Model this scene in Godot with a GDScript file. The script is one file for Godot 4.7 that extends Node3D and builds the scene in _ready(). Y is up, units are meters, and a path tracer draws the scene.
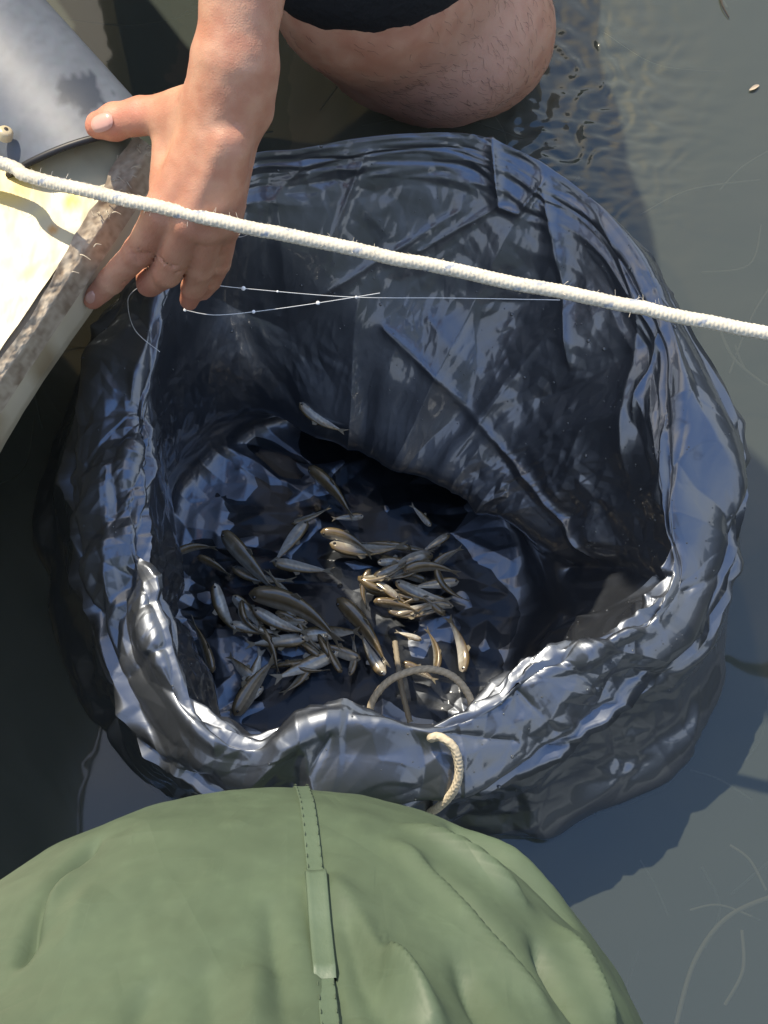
extends Node3D
# A black plastic sack with a catch of small fish, standing in shallow water beside a boat.
# Units are metres, y is up, the water surface lies at y = 0, the sack is centred on the origin.

const INNER_RADIUS = [0.205, 0.202, 0.210, 0.218, 0.230, 0.246, 0.263, 0.284, 0.303, 0.309, 0.298, 0.296, 0.296, 0.299, 0.304, 0.303, 0.300, 0.296, 0.288, 0.279, 0.271, 0.264, 0.255, 0.246, 0.238, 0.240, 0.247, 0.261, 0.261, 0.250, 0.234, 0.224, 0.218, 0.226, 0.230, 0.230, 0.224, 0.226, 0.235, 0.267, 0.273, 0.264, 0.247, 0.234, 0.223, 0.217, 0.212, 0.208]
const INNER_HEIGHT = [0.169, 0.170, 0.171, 0.172, 0.172, 0.172, 0.172, 0.171, 0.170, 0.171, 0.175, 0.179, 0.183, 0.186, 0.187, 0.183, 0.177, 0.175, 0.175, 0.175, 0.173, 0.171, 0.168, 0.165, 0.165, 0.163, 0.160, 0.150, 0.154, 0.160, 0.167, 0.170, 0.172, 0.171, 0.168, 0.166, 0.169, 0.170, 0.170, 0.165, 0.165, 0.165, 0.165, 0.165, 0.165, 0.167, 0.168, 0.169]
const OUTER_RADIUS = [0.261, 0.264, 0.268, 0.276, 0.277, 0.280, 0.290, 0.303, 0.318, 0.319, 0.307, 0.304, 0.305, 0.308, 0.313, 0.315, 0.314, 0.311, 0.307, 0.301, 0.296, 0.297, 0.301, 0.305, 0.306, 0.305, 0.304, 0.304, 0.301, 0.286, 0.276, 0.275, 0.278, 0.283, 0.285, 0.286, 0.287, 0.288, 0.293, 0.301, 0.305, 0.302, 0.294, 0.284, 0.275, 0.269, 0.264, 0.262]
const OUTER_HEIGHT = [0.158, 0.159, 0.161, 0.162, 0.164, 0.166, 0.168, 0.170, 0.170, 0.171, 0.172, 0.177, 0.181, 0.184, 0.185, 0.181, 0.175, 0.172, 0.170, 0.168, 0.165, 0.161, 0.157, 0.153, 0.148, 0.144, 0.140, 0.136, 0.135, 0.139, 0.144, 0.145, 0.145, 0.145, 0.145, 0.145, 0.145, 0.145, 0.144, 0.140, 0.140, 0.140, 0.142, 0.146, 0.149, 0.152, 0.155, 0.157]
const WATERLINE_RADIUS = [0.325, 0.327, 0.330, 0.339, 0.348, 0.354, 0.360, 0.368, 0.377, 0.382, 0.383, 0.382, 0.384, 0.389, 0.391, 0.387, 0.378, 0.369, 0.360, 0.350, 0.341, 0.339, 0.336, 0.334, 0.331, 0.328, 0.330, 0.336, 0.350, 0.357, 0.353, 0.343, 0.330, 0.318, 0.307, 0.298, 0.300, 0.302, 0.305, 0.311, 0.317, 0.322, 0.324, 0.326, 0.328, 0.326, 0.324, 0.324]
const LIP_RADIUS = [0.177, 0.184, 0.191, 0.196, 0.202, 0.207, 0.207, 0.198, 0.185, 0.165, 0.145, 0.131, 0.123, 0.116, 0.109, 0.101, 0.097, 0.104, 0.111, 0.118, 0.125, 0.132, 0.149, 0.167, 0.191, 0.228, 0.269, 0.228, 0.230, 0.225, 0.220, 0.214, 0.209, 0.203, 0.199, 0.194, 0.192, 0.199, 0.205, 0.210, 0.206, 0.202, 0.197, 0.189, 0.181, 0.175, 0.174, 0.173]
const LIP_HEIGHT = [-0.020, -0.020, -0.021, -0.026, -0.031, -0.037, -0.042, -0.047, -0.050, -0.050, -0.050, -0.049, -0.047, -0.045, -0.043, -0.041, -0.040, -0.038, -0.036, -0.034, -0.032, -0.030, -0.023, -0.015, -0.001, 0.027, 0.100, 0.028, 0.020, 0.010, 0.001, -0.010, -0.021, -0.030, -0.034, -0.037, -0.039, -0.036, -0.033, -0.029, -0.026, -0.023, -0.020, -0.020, -0.020, -0.020, -0.020, -0.020]
const FLOOR_X = -0.0452
const FLOOR_Z = 0.0253
const FLOOR_Y = -0.120

var rng := RandomNumberGenerator.new()
var used := {}

# ---------------------------------------------------------------- naming
func numbered(called: String) -> String:
	var n: int = used.get(called, 0)
	used[called] = n + 1
	return called if n == 0 else "%s_%03d" % [called, n]

func tag(o: Node, label: String, category: String, group := "") -> void:
	o.set_meta("label", label)
	o.set_meta("category", category)
	if group:
		o.set_meta("group", group)

func thing(called: String, label: String, category: String, at := Vector3.ZERO, group := "") -> Node3D:
	var o := Node3D.new()
	o.name = numbered(called)
	o.position = at
	add_child(o)
	tag(o, label, category, group)
	return o

func piece(called: String, mesh: Mesh, m: Material, parent: Node = self, at := Vector3.ZERO) -> MeshInstance3D:
	var o := MeshInstance3D.new()
	o.name = numbered(called) if parent == self else called
	o.mesh = mesh
	o.material_override = m
	o.position = at
	parent.add_child(o, true)
	return o

func struct(called: String, mesh: Mesh, m: Material) -> MeshInstance3D:
	var o := piece(called, mesh, m)
	o.set_meta("kind", "structure")
	return o

# ---------------------------------------------------------------- mesh helpers
func arrays(v: PackedVector3Array, n: PackedVector3Array, ix: PackedInt32Array, c := PackedColorArray(), uv := PackedVector2Array()) -> ArrayMesh:
	var a := []
	a.resize(Mesh.ARRAY_MAX)
	a[Mesh.ARRAY_VERTEX] = v
	a[Mesh.ARRAY_NORMAL] = n
	a[Mesh.ARRAY_INDEX] = ix
	if c.size():
		a[Mesh.ARRAY_COLOR] = c
	if uv.size():
		a[Mesh.ARRAY_TEX_UV] = uv
	var m := ArrayMesh.new()
	m.add_surface_from_arrays(Mesh.PRIMITIVE_TRIANGLES, a)
	return m

func grid_normals(v: PackedVector3Array, nu: int, nv: int, wrap_u: bool) -> PackedVector3Array:
	# rows run along u (nu of them), each with nv points
	var n := PackedVector3Array()
	n.resize(v.size())
	for i in nu:
		var i0 := i - 1
		var i1 := i + 1
		if wrap_u:
			i0 = (i0 + nu) % nu
			i1 = i1 % nu
		else:
			i0 = maxi(i0, 0)
			i1 = mini(i1, nu - 1)
		for j in nv:
			var j0 := maxi(j - 1, 0)
			var j1 := mini(j + 1, nv - 1)
			n[i * nv + j] = (v[i1 * nv + j] - v[i0 * nv + j]).cross(v[i * nv + j1] - v[i * nv + j0]).normalized()
	return n

func grid_index(nu: int, nv: int, wrap_u: bool) -> PackedInt32Array:
	var ix := PackedInt32Array()
	for i in (nu if wrap_u else nu - 1):
		var i1 := (i + 1) % nu
		for j in nv - 1:
			ix.append_array([i * nv + j, i * nv + j + 1, i1 * nv + j, i1 * nv + j, i * nv + j + 1, i1 * nv + j + 1])
	return ix

func grid(v: PackedVector3Array, nu: int, nv: int, wrap_u := false, c := PackedColorArray(), uv := PackedVector2Array()) -> ArrayMesh:
	return arrays(v, grid_normals(v, nu, nv, wrap_u), grid_index(nu, nv, wrap_u), c, uv)

func smooth_path(pts: Array, step: float) -> PackedVector3Array:
	var c := Curve3D.new()
	c.bake_interval = step
	for i in pts.size():
		var a: Vector3 = pts[maxi(i - 1, 0)]
		var b: Vector3 = pts[mini(i + 1, pts.size() - 1)]
		var t := (b - a) / 6.0
		c.add_point(pts[i], -t, t)
	return c.get_baked_points()

func tube_rows(path: PackedVector3Array, sides: int, radius: Callable) -> PackedVector3Array:
	# parallel transport frame, radius(k, length so far, angle) gives each point's distance from the path
	var v := PackedVector3Array()
	var t0 := (path[1] - path[0]).normalized()
	var x := t0.cross(Vector3.UP if absf(t0.y) < 0.9 else Vector3.RIGHT).normalized()
	var run := 0.0
	for k in path.size():
		var t := (path[mini(k + 1, path.size() - 1)] - path[maxi(k - 1, 0)]).normalized()
		x = (x - t * x.dot(t)).normalized()
		var y := t.cross(x)
		if k:
			run += path[k].distance_to(path[k - 1])
		for s in sides + 1:
			var a := TAU * s / sides
			var r: float = radius.call(k, run, a)
			v.append(path[k] + (x * cos(a) + y * sin(a)) * r)
	return v

func tube(path: PackedVector3Array, sides: int, radius: Callable, c := PackedColorArray()) -> ArrayMesh:
	var v := tube_rows(path, sides, radius)
	return grid(v, path.size(), sides + 1, false, c)

func noise(kind: int, freq: float, sd: int, octaves := 1) -> FastNoiseLite:
	var n := FastNoiseLite.new()
	n.noise_type = kind
	n.frequency = freq
	n.seed = sd
	n.fractal_type = FastNoiseLite.FRACTAL_NONE if octaves < 2 else FastNoiseLite.FRACTAL_FBM
	n.fractal_octaves = octaves
	return n

func simplex(freq: float, sd: int, octaves := 1) -> FastNoiseLite:
	return noise(FastNoiseLite.TYPE_SIMPLEX_SMOOTH, freq, sd, octaves)

func crumple_noise(freq: float, sd: int, warp: float) -> FastNoiseLite:
	# flat facets with sharp edges between them, as in crumpled film
	var n := noise(FastNoiseLite.TYPE_CELLULAR, freq, sd)
	n.cellular_return_type = FastNoiseLite.RETURN_DISTANCE2_SUB
	n.cellular_distance_function = FastNoiseLite.DISTANCE_EUCLIDEAN
	n.cellular_jitter = 1.0
	if warp > 0.0:
		n.domain_warp_enabled = true
		n.domain_warp_fractal_type = FastNoiseLite.DOMAIN_WARP_FRACTAL_NONE
		n.domain_warp_amplitude = warp
		n.domain_warp_frequency = freq * 0.7
	return n

func hash2(i: int, j: int, sd: int) -> float:
	var h := (i * 374761393 + j * 668265263 + sd * 974634777) & 0x7fffffff
	h = ((h ^ (h >> 13)) * 1274126177) & 0x7fffffff
	return float((h ^ (h >> 16)) & 0xffff) / 65535.0

func facets(u: float, w: float, period: int, sd: int) -> float:
	# heights on a jumbled lattice, joined by flat triangles: the creases between them are sharp
	var i := floori(u)
	var j := floori(w)
	var x := u - i
	var y := w - j
	var i0 := posmod(i, period)
	var i1 := posmod(i + 1, period)
	var a := hash2(i0, j, sd)
	var b := hash2(i1, j, sd)
	var c := hash2(i0, j + 1, sd)
	var d := hash2(i1, j + 1, sd)
	if hash2(i0, j, sd + 7) < 0.5:
		return (a + x * (b - a) + y * (d - b) if x > y else a + y * (c - a) + x * (d - c)) - 0.5
	return (a + x * (b - a) + y * (c - a) if x + y < 1.0 else d + (1.0 - x) * (c - d) + (1.0 - y) * (b - d)) - 0.5

func seg_dist(p: Vector3, a: Vector3, b: Vector3) -> Vector2:
	# (distance to the segment, place along it)
	var ab := b - a
	var t := clampf((p - a).dot(ab) / maxf(ab.length_squared(), 1e-9), 0.0, 1.0)
	return Vector2(p.distance_to(a + ab * t), t)

# ---------------------------------------------------------------- flesh: a field of tapered capsules meshed as surface nets
func flesh(bones: Array, cell: float, colour = null, bumps = null) -> ArrayMesh:
	# a bone is [from, to, radius, radius, blend]; a negative blend carves
	var lo := Vector3.INF
	var hi := -Vector3.INF
	for b in bones:
		if b[4] < 0.0:
			continue
		for e in [[b[0], b[2]], [b[1], b[3]]]:
			lo = lo.min(e[0] - Vector3.ONE * (e[1] + cell * 3.0))
			hi = hi.max(e[0] + Vector3.ONE * (e[1] + cell * 3.0))
	var nx := int((hi.x - lo.x) / cell) + 2
	var ny := int((hi.y - lo.y) / cell) + 2
	var nz := int((hi.z - lo.z) / cell) + 2
	var f := PackedFloat32Array()
	f.resize(nx * ny * nz)
	f.fill(1.0)
	for b in bones:
		var a: Vector3 = b[0]
		var ab: Vector3 = b[1] - b[0]
		var ll := maxf(ab.length_squared(), 1e-10)
		var ra: float = b[2]
		var rd: float = b[3] - b[2]
		var k: float = absf(b[4])
		var carve: bool = b[4] < 0.0
		var m: float = maxf(ra, b[3]) + k + cell * 3.0
		var p0: Vector3 = ((a.min(b[1]) - Vector3.ONE * m - lo) / cell).floor().max(Vector3.ZERO)
		var p1: Vector3 = ((a.max(b[1]) + Vector3.ONE * m - lo) / cell).ceil().min(Vector3(nx - 1, ny - 1, nz - 1))
		for z in range(int(p0.z), int(p1.z) + 1):
			for y in range(int(p0.y), int(p1.y) + 1):
				var row := (z * ny + y) * nx
				for x in range(int(p0.x), int(p1.x) + 1):
					var q := lo + Vector3(x, y, z) * cell - a
					var t := clampf(q.dot(ab) / ll, 0.0, 1.0)
					var d := (q - ab * t).length() - ra - rd * t
					var g := f[row + x]
					if carve:
						d = -d
						var h := maxf(k - absf(d - g), 0.0) / maxf(k, 1e-6)
						f[row + x] = maxf(d, g) + h * h * k * 0.25
					else:
						var h := maxf(k - absf(d - g), 0.0) / maxf(k, 1e-6)
						f[row + x] = minf(d, g) - h * h * k * 0.25
	var id := PackedInt32Array()
	id.resize(f.size())
	id.fill(-1)
	var v := PackedVector3Array()
	var n := PackedVector3Array()
	var c := PackedColorArray()
	var sx := 1
	var sy := nx
	var sz := nx * ny
	var near := cell * 2.0
	for z in nz - 1:
		for y in ny - 1:
			var row := (z * ny + y) * nx
			for x in nx - 1:
				var o := row + x
				var f0 := f[o]
				if f0 > near or f0 < -near:
					continue
				var f1 := f[o + sx]
				var f2 := f[o + sy]
				var f3 := f[o + sy + sx]
				var f4 := f[o + sz]
				var f5 := f[o + sz + sx]
				var f6 := f[o + sz + sy]
				var f7 := f[o + sz + sy + sx]
				var s := int(f0 < 0.0) + int(f1 < 0.0) + int(f2 < 0.0) + int(f3 < 0.0) + int(f4 < 0.0) + int(f5 < 0.0) + int(f6 < 0.0) + int(f7 < 0.0)
				if s == 0 or s == 8:
					continue
				var sum := Vector3.ZERO
				var cnt := 0
				for e in [[f0, f1, 0, 0, 0, 0], [f2, f3, 0, 0, 1, 0], [f4, f5, 0, 0, 0, 1], [f6, f7, 0, 0, 1, 1], [f0, f2, 1, 0, 0, 0], [f1, f3, 1, 1, 0, 0], [f4, f6, 1, 0, 0, 1], [f5, f7, 1, 1, 0, 1], [f0, f4, 2, 0, 0, 0], [f1, f5, 2, 1, 0, 0], [f2, f6, 2, 0, 1, 0], [f3, f7, 2, 1, 1, 0]]:
					if (e[0] < 0.0) != (e[1] < 0.0):
						var q := Vector3(e[3], e[4], e[5])
						q[e[2]] = e[0] / (e[0] - e[1])
						sum += q
						cnt += 1
				sum /= cnt
				var g := Vector3(f1 + f3 + f5 + f7 - f0 - f2 - f4 - f6, f2 + f3 + f6 + f7 - f0 - f1 - f4 - f5, f4 + f5 + f6 + f7 - f0 - f1 - f2 - f3).normalized()
				id[o] = v.size()
				var at := lo + (Vector3(x, y, z) + sum) * cell
				if bumps != null:
					at += g * float(bumps.call(at))
				v.append(at)
				n.append(g)
				if colour != null:
					c.append(colour.call(at))
	var ix := PackedInt32Array()
	for z in range(1, nz - 1):
		for y in range(1, ny - 1):
			var row := (z * ny + y) * nx
			for x in range(1, nx - 1):
				var o := row + x
				if id[o] < 0:
					continue
				var inside := f[o] < 0.0
				for e in [[sx, sy, sz], [sy, sz, sx], [sz, sx, sy]]:
					if inside == (f[o + e[0]] < 0.0):
						continue
					var a0 := id[o]
					var a1: int = id[o - e[1]]
					var a2: int = id[o - e[1] - e[2]]
					var a3: int = id[o - e[2]]
					if a0 < 0 or a1 < 0 or a2 < 0 or a3 < 0:
						continue
					if inside:
						ix.append_array([a0, a2, a1, a0, a3, a2])
					else:
						ix.append_array([a0, a1, a2, a0, a2, a3])
	# smooth the normals over neighbouring vertices
	var acc := PackedVector3Array()
	acc.resize(v.size())
	for t in range(0, ix.size(), 3):
		var fn := (v[ix[t + 2]] - v[ix[t]]).cross(v[ix[t + 1]] - v[ix[t]])
		acc[ix[t]] += fn
		acc[ix[t + 1]] += fn
		acc[ix[t + 2]] += fn
	for k in v.size():
		n[k] = (acc[k].normalized() + n[k] * 0.5).normalized() if acc[k].dot(n[k]) > 0.0 else n[k]
	return arrays(v, n, ix, c)

func joined(parts: Array) -> ArrayMesh:
	var v := PackedVector3Array()
	var n := PackedVector3Array()
	var c := PackedColorArray()
	var ix := PackedInt32Array()
	for m in parts:
		var a: Array = m.surface_get_arrays(0)
		var first := v.size()
		v.append_array(a[Mesh.ARRAY_VERTEX])
		n.append_array(a[Mesh.ARRAY_NORMAL])
		if a[Mesh.ARRAY_COLOR] != null:
			c.append_array(a[Mesh.ARRAY_COLOR])
		for k in a[Mesh.ARRAY_INDEX]:
			ix.append(first + k)
	return arrays(v, n, ix, c)

# ---------------------------------------------------------------- materials
func lin(r: float, g: float, b: float) -> Color:
	return Color(r, g, b).linear_to_srgb()

func mat(colour: Color, rough: float, specular := 0.5) -> StandardMaterial3D:
	var m := StandardMaterial3D.new()
	m.albedo_color = colour
	m.roughness = rough
	m.metallic_specular = specular
	return m

func vmat(rough: float, specular := 0.5) -> StandardMaterial3D:
	var m := mat(Color.WHITE, rough, specular)
	m.vertex_color_use_as_albedo = true
	return m

func height_image(size: int, n: Array) -> Image:
	# a seamless picture of summed noises: [noise, weight]
	var im := Image.create_empty(size, size, false, Image.FORMAT_RF)
	var parts := []
	for e in n:
		parts.append([e[0].get_seamless_image(size, size, false, false, 0.15, true), e[1]])
	for y in size:
		for x in size:
			var h := 0.0
			for e in parts:
				h += e[0].get_pixel(x, y).r * e[1]
			im.set_pixel(x, y, Color(h, h, h))
	return im

func relief(m: StandardMaterial3D, tex: Texture2D, depth_cm: float, scale: float) -> void:
	m.heightmap_enabled = true
	m.heightmap_texture = tex
	m.heightmap_scale = depth_cm
	m.uv1_triplanar = true
	m.uv1_world_triplanar = true
	m.uv1_scale = Vector3.ONE * scale

var tex_skin: Texture2D
var tex_film: Texture2D
var tex_cloth: Texture2D
var tex_crease: Texture2D
var m_skin: StandardMaterial3D
var m_film: StandardMaterial3D
var m_nail: StandardMaterial3D

func crease_texture() -> Texture2D:
	# fine straight creases scattered over the film: each a sharp ridge that dies away to both sides
	var size := 1024
	var h := PackedFloat32Array()
	h.resize(size * size)
	h.fill(0.5)
	var r := RandomNumberGenerator.new()
	r.seed = 77
	for k in 420:
		var at := Vector2(r.randf() * size, r.randf() * size)
		var a := r.randf() * TAU
		var dir := Vector2(cos(a), sin(a))
		var l := 12.0 + 130.0 * pow(r.randf(), 2.5)
		var w := r.randf_range(4.0, 13.0)
		var amp := r.randf_range(0.08, 0.34) * (1.0 if r.randf() < 0.65 else -1.0) * w / 10.0
		var lean := r.randf_range(0.25, 1.0)
		var m := l + w * 4.0
		var ex := absf(dir.x) * l + w * 4.0
		var ey := absf(dir.y) * l + w * 4.0
		for y in range(int(at.y - ey), int(at.y + ey)):
			for x in range(int(at.x - ex), int(at.x + ex)):
				var q := Vector2(x, y) - at
				var u := q.dot(dir)
				if absf(u) > m:
					continue
				var d := q.cross(dir)
				d = absf(d) * (lean if d > 0.0 else 1.0) / w
				if d > 4.0:
					continue
				var e := maxf(0.0, 1.0 - pow(u / l, 2.0))
				if e > 0.0:
					h[posmod(y, size) * size + posmod(x, size)] += amp * exp(-d) * e
	var im := Image.create_empty(size, size, false, Image.FORMAT_RF)
	for y in size:
		for x in size:
			var v := clampf(h[y * size + x], 0.0, 1.0)
			im.set_pixel(x, y, Color(v, v, v))
	return ImageTexture.create_from_image(im)

func make_materials() -> void:
	tex_skin = ImageTexture.create_from_image(height_image(512, [[crumple_noise(0.06, 5, 6.0), 0.6], [simplex(0.03, 6, 4), 0.5]]))
	tex_film = ImageTexture.create_from_image(height_image(1024, [[crumple_noise(0.012, 7, 30.0), 0.9], [crumple_noise(0.035, 8, 14.0), 0.4], [simplex(0.015, 9, 4), 0.35]]))
	tex_crease = crease_texture()
	tex_cloth = ImageTexture.create_from_image(height_image(512, [[simplex(0.02, 12, 5), 1.0], [crumple_noise(0.2, 13, 0.0), 0.15]]))
	m_skin = vmat(0.48, 0.5)
	m_skin.subsurf_scatter_enabled = true
	m_skin.subsurf_scatter_strength = 0.12
	relief(m_skin, tex_skin, 0.035, 22.0)
	m_film = mat(lin(0.104, 0.116, 0.138), 0.42, 0.5)
	m_film.metallic = 0.86
	m_film.clearcoat_enabled = true
	m_film.clearcoat = 1.0
	m_film.clearcoat_roughness = 0.08
	relief(m_film, tex_crease, 0.055, 4.5)
	m_nail = mat(lin(0.50, 0.28, 0.22), 0.3, 0.5)

# ---------------------------------------------------------------- the setting: water and its bed
func make_water() -> void:
	# bed
	var v := PackedVector3Array()
	var n1 := simplex(1.3, 31, 4)
	var n2 := simplex(9.0, 32, 3)
	var c := PackedColorArray()
	var side := 140
	for i in side:
		for j in side:
			var x := spread(float(i) / (side - 1) * 2.0 - 1.0)
			var z := spread(float(j) / (side - 1) * 2.0 - 1.0)
			v.append(Vector3(x, -0.42 + 0.05 * n1.get_noise_2d(x, z) + 0.012 * n2.get_noise_2d(x, z), z))
			var t := clampf(0.5 + 0.9 * n2.get_noise_2d(x * 0.7 + 9.0, z * 0.7), 0.0, 1.0)
			c.append(Color(0.10, 0.085, 0.045).lerp(Color(0.05, 0.05, 0.022), t))
	struct("lake_bed", grid(v, side, side, false, c), vmat(0.9, 0.3))
	# surface: ripples ring the knee and run from it to the right; elsewhere it is almost still
	v = PackedVector3Array()
	var nu := 620
	var nv := 560
	var rip := simplex(26.0, 33, 2)
	var rip2 := simplex(6.0, 34, 2)
	var knee := Vector3(0.0763, 0.0000, -0.5165)
	for i in nu:
		for j in nv:
			var x := water_spread(float(i) / (nu - 1) * 2.0 - 1.0) + 0.05
			var z := water_spread(float(j) / (nv - 1) * 2.0 - 1.0) - 0.25
			var d := Vector2(x - knee.x, z - knee.z).length()
			var a := atan2(z - knee.z, x - knee.x)
			var near := exp(-pow(maxf(d - 0.13, 0.0) / 0.11, 2.0)) * smoothstep(-1.15, -0.3, a) * (1.0 - smoothstep(0.75, 1.5, a))
			var y := 0.0019 * near * (1.5 * rip.get_noise_2d(x * 0.8 + 0.3 * z, z * 1.9 - 0.3 * x) + 0.35 * sin(d * 230.0 + 9.0 * rip2.get_noise_2d(x * 2.0, z * 2.0)))
			y += 0.00016 * rip.get_noise_2d(x * 0.7 + 5.0, z) + 0.0007 * rip2.get_noise_2d(x * 0.6 + 2.0, z * 1.2)
			v.append(Vector3(x, y, z))
	var m := mat(lin(0.052, 0.062, 0.054), 0.04, 0.5)
	m.albedo_color.a = 0.72
	m.transparency = BaseMaterial3D.TRANSPARENCY_ALPHA
	var whole := grid_index(nu, nv, false)
	var ix := PackedInt32Array()
	for k in range(0, whole.size(), 3):
		var p := v[whole[k]]
		if absf(p.x) > 0.4 or absf(p.z) > 0.4 or Vector2(p.x, p.z).length() > per(WATERLINE_RADIUS, atan2(p.z, p.x)) - 0.02:
			ix.append_array([whole[k], whole[k + 1], whole[k + 2]])
	struct("water", arrays(v, grid_normals(v, nu, nv, false), ix), m)

func make_wood() -> void:
	# dark trees along the far bank, out of the picture but mirrored in the film and the water
	var st := SphereMesh.new()
	st.radius = 1.0
	st.height = 2.0
	st.radial_segments = 14
	st.rings = 8
	var a: Array = st.surface_get_arrays(0)
	var v: PackedVector3Array = a[Mesh.ARRAY_VERTEX]
	var rough := simplex(1.6, 37, 3)
	for k in v.size():
		v[k] *= 1.0 + 0.5 * rough.get_noise_3dv(v[k])
	a[Mesh.ARRAY_VERTEX] = v
	var blob := ArrayMesh.new()
	blob.add_surface_from_arrays(Mesh.PRIMITIVE_TRIANGLES, a)
	var mm := MultiMesh.new()
	mm.transform_format = MultiMesh.TRANSFORM_3D
	mm.mesh = blob
	mm.instance_count = 900
	for k in 900:
		var th := TAU * k / 900.0 + rng.randf_range(-0.02, 0.02)
		var r := rng.randf_range(17.0, 24.0)
		var top := 4.2 + 1.8 * sin(th * 3.0 + 1.0) + 1.2 * sin(th * 7.0)
		var s := rng.randf_range(0.7, 1.7)
		mm.set_instance_transform(k, Transform3D(Basis(Vector3.UP, rng.randf() * TAU).scaled(Vector3(s, s * rng.randf_range(0.7, 1.2), s)), Vector3(cos(th) * r, rng.randf() * top, sin(th) * r)))
	var o := MultiMeshInstance3D.new()
	o.name = "far_wood"
	o.multimesh = mm
	o.material_override = mat(lin(0.020, 0.029, 0.012), 0.9, 0.1)
	o.set_meta("kind", "stuff")
	add_child(o)
	tag(o, "dark green wood on the bank far behind the water", "wood")

func spread(t: float) -> float:
	return t * 1.5 + signf(t) * pow(absf(t), 5.0) * 60.0

func water_spread(t: float) -> float:
	return t * 0.55 + signf(t) * pow(absf(t), 9.0) * 60.0

func make_weeds() -> void:
	var m := mat(lin(0.20, 0.19, 0.12), 0.8)
	var list := []
	# long pale strands of weed drifting under the surface on the right
	for e in [[[Vector3(0.2544, -0.0300, 0.4531), Vector3(0.2748, -0.0300, 0.3996), Vector3(0.3099, -0.0350, 0.3607), Vector3(0.3670, -0.0400, 0.3383)], 0.0022], [[Vector3(0.3184, -0.0300, 0.3740), Vector3(0.3165, -0.0300, 0.4081), Vector3(0.2994, -0.0350, 0.4372)], 0.0016], [[Vector3(0.3160, -0.0400, 0.2983), Vector3(0.3331, -0.0400, 0.3118), Vector3(0.3466, -0.0450, 0.3378)], 0.0012], [[Vector3(0.2347, -0.0500, 0.3106), Vector3(0.2470, -0.0500, 0.3329), Vector3(0.2581, -0.0550, 0.3590)], 0.001], [[Vector3(0.2843, -0.0400, 0.2298), Vector3(0.3114, -0.0400, 0.2390), Vector3(0.3407, -0.0450, 0.2567)], 0.0012], [[Vector3(0.3361, -0.0400, 0.2204), Vector3(0.3540, -0.0400, 0.1970), Vector3(0.3639, -0.0450, 0.1625)], 0.001], [[Vector3(0.2774, -0.0500, 0.3550), Vector3(0.3049, -0.0500, 0.3506), Vector3(0.3413, -0.0550, 0.3634)], 0.001], [[Vector3(0.3602, -0.0400, -0.3927), Vector3(0.3896, -0.0400, -0.4238), Vector3(0.4411, -0.0400, -0.4554)], 0.001], [[Vector3(0.2707, -0.0300, -0.3558), Vector3(0.3257, -0.0300, -0.3863), Vector3(0.4027, -0.0350, -0.4019)], 0.001], [[Vector3(0.3448, -0.0300, -0.2204), Vector3(0.3574, -0.0300, -0.1864), Vector3(0.3869, -0.0350, -0.1607)], 0.0016], [[Vector3(0.3588, -0.0300, -0.2033), Vector3(0.3726, -0.0350, -0.1719), Vector3(0.4128, -0.0400, -0.1519)], 0.0012]]:
		list.append(tube(smooth_path(e[0], 0.006), 5, func(_k, _s, _a): return e[1]))
	for k in 110:
		var x := rng.randf_range(-0.6, 0.75)
		var z := rng.randf_range(-0.8, 0.55)
		var a := rng.randf() * TAU
		var l := rng.randf_range(0.06, 0.22)
		var y := rng.randf_range(-0.28, -0.06)
		var p := Vector3(x, y, z)
		var d := Vector3(cos(a), rng.randf_range(-0.2, 0.2), sin(a))
		var s := Vector3(-d.z, 0, d.x) * rng.randf_range(-0.3, 0.3)
		var r := rng.randf_range(0.0006, 0.0014)
		var clear := true
		for q in [p, p + d * l * 0.5 + s * l, p + d * l]:
			if Vector2(q.x, q.z).length() < 0.36:
				clear = false
		if clear:
			list.append(tube(smooth_path([p, p + d * l * 0.5 + s * l, p + d * l], 0.012), 4, func(_k, _s, _a): return r))
	var o := piece("water_weed", joined(list), m)
	o.set_meta("kind", "stuff")
	tag(o, "thin pale strands of weed drifting in the brown water", "weed")
	# bits afloat
	var tw := thing("twig", "tiny dark twig floating on the grey water at the top right", "twig")
	piece("stem", tube(smooth_path([Vector3(0.3682, 0.0020, -0.6118), Vector3(0.3702, 0.0030, -0.5977), Vector3(0.3759, 0.0020, -0.5839)], 0.003), 6, func(_k, s, _a): return 0.0012 - s * 0.02), mat(lin(0.03, 0.022, 0.014), 0.8), tw)
	var lf := thing("leaf_bit", "small brown and white leaf fragment floating right of the ripples", "leaf")
	var pv := PackedVector3Array()
	var c0 := Vector3(0.3951, 0.0020, -0.4895)
	for i in 8:
		for j in 4:
			var t := i / 7.0
			var w := 0.0026 * sin(PI * (0.08 + 0.84 * t)) * (j / 3.0 * 2.0 - 1.0)
			pv.append(c0 + Vector3(t * 0.011 - 0.005, 0.0012 * absf(w) / 0.0026, -t * 0.006 + w))
	piece("blade", grid(pv, 8, 4), mat(lin(0.35, 0.28, 0.2), 0.6), lf)

# ---------------------------------------------------------------- the sack
func per(t: Array, th: float) -> float:
	var n := t.size()
	var x := (th + PI) / TAU * n
	var i := floori(x)
	var f := x - i
	var a: float = t[posmod(i - 1, n)]
	var b: float = t[posmod(i, n)]
	var c: float = t[posmod(i + 1, n)]
	var d: float = t[posmod(i + 2, n)]
	return b + 0.5 * f * (c - a + f * (2.0 * a - 5.0 * b + 4.0 * c - d + f * (3.0 * (b - c) + d - a)))

func catmull(a: Vector3, b: Vector3, c: Vector3, d: Vector3, f: float) -> Vector3:
	return b + 0.5 * f * (c - a + f * (2.0 * a - 5.0 * b + 4.0 * c - d + f * (3.0 * (b - c) + d - a)))

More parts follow.
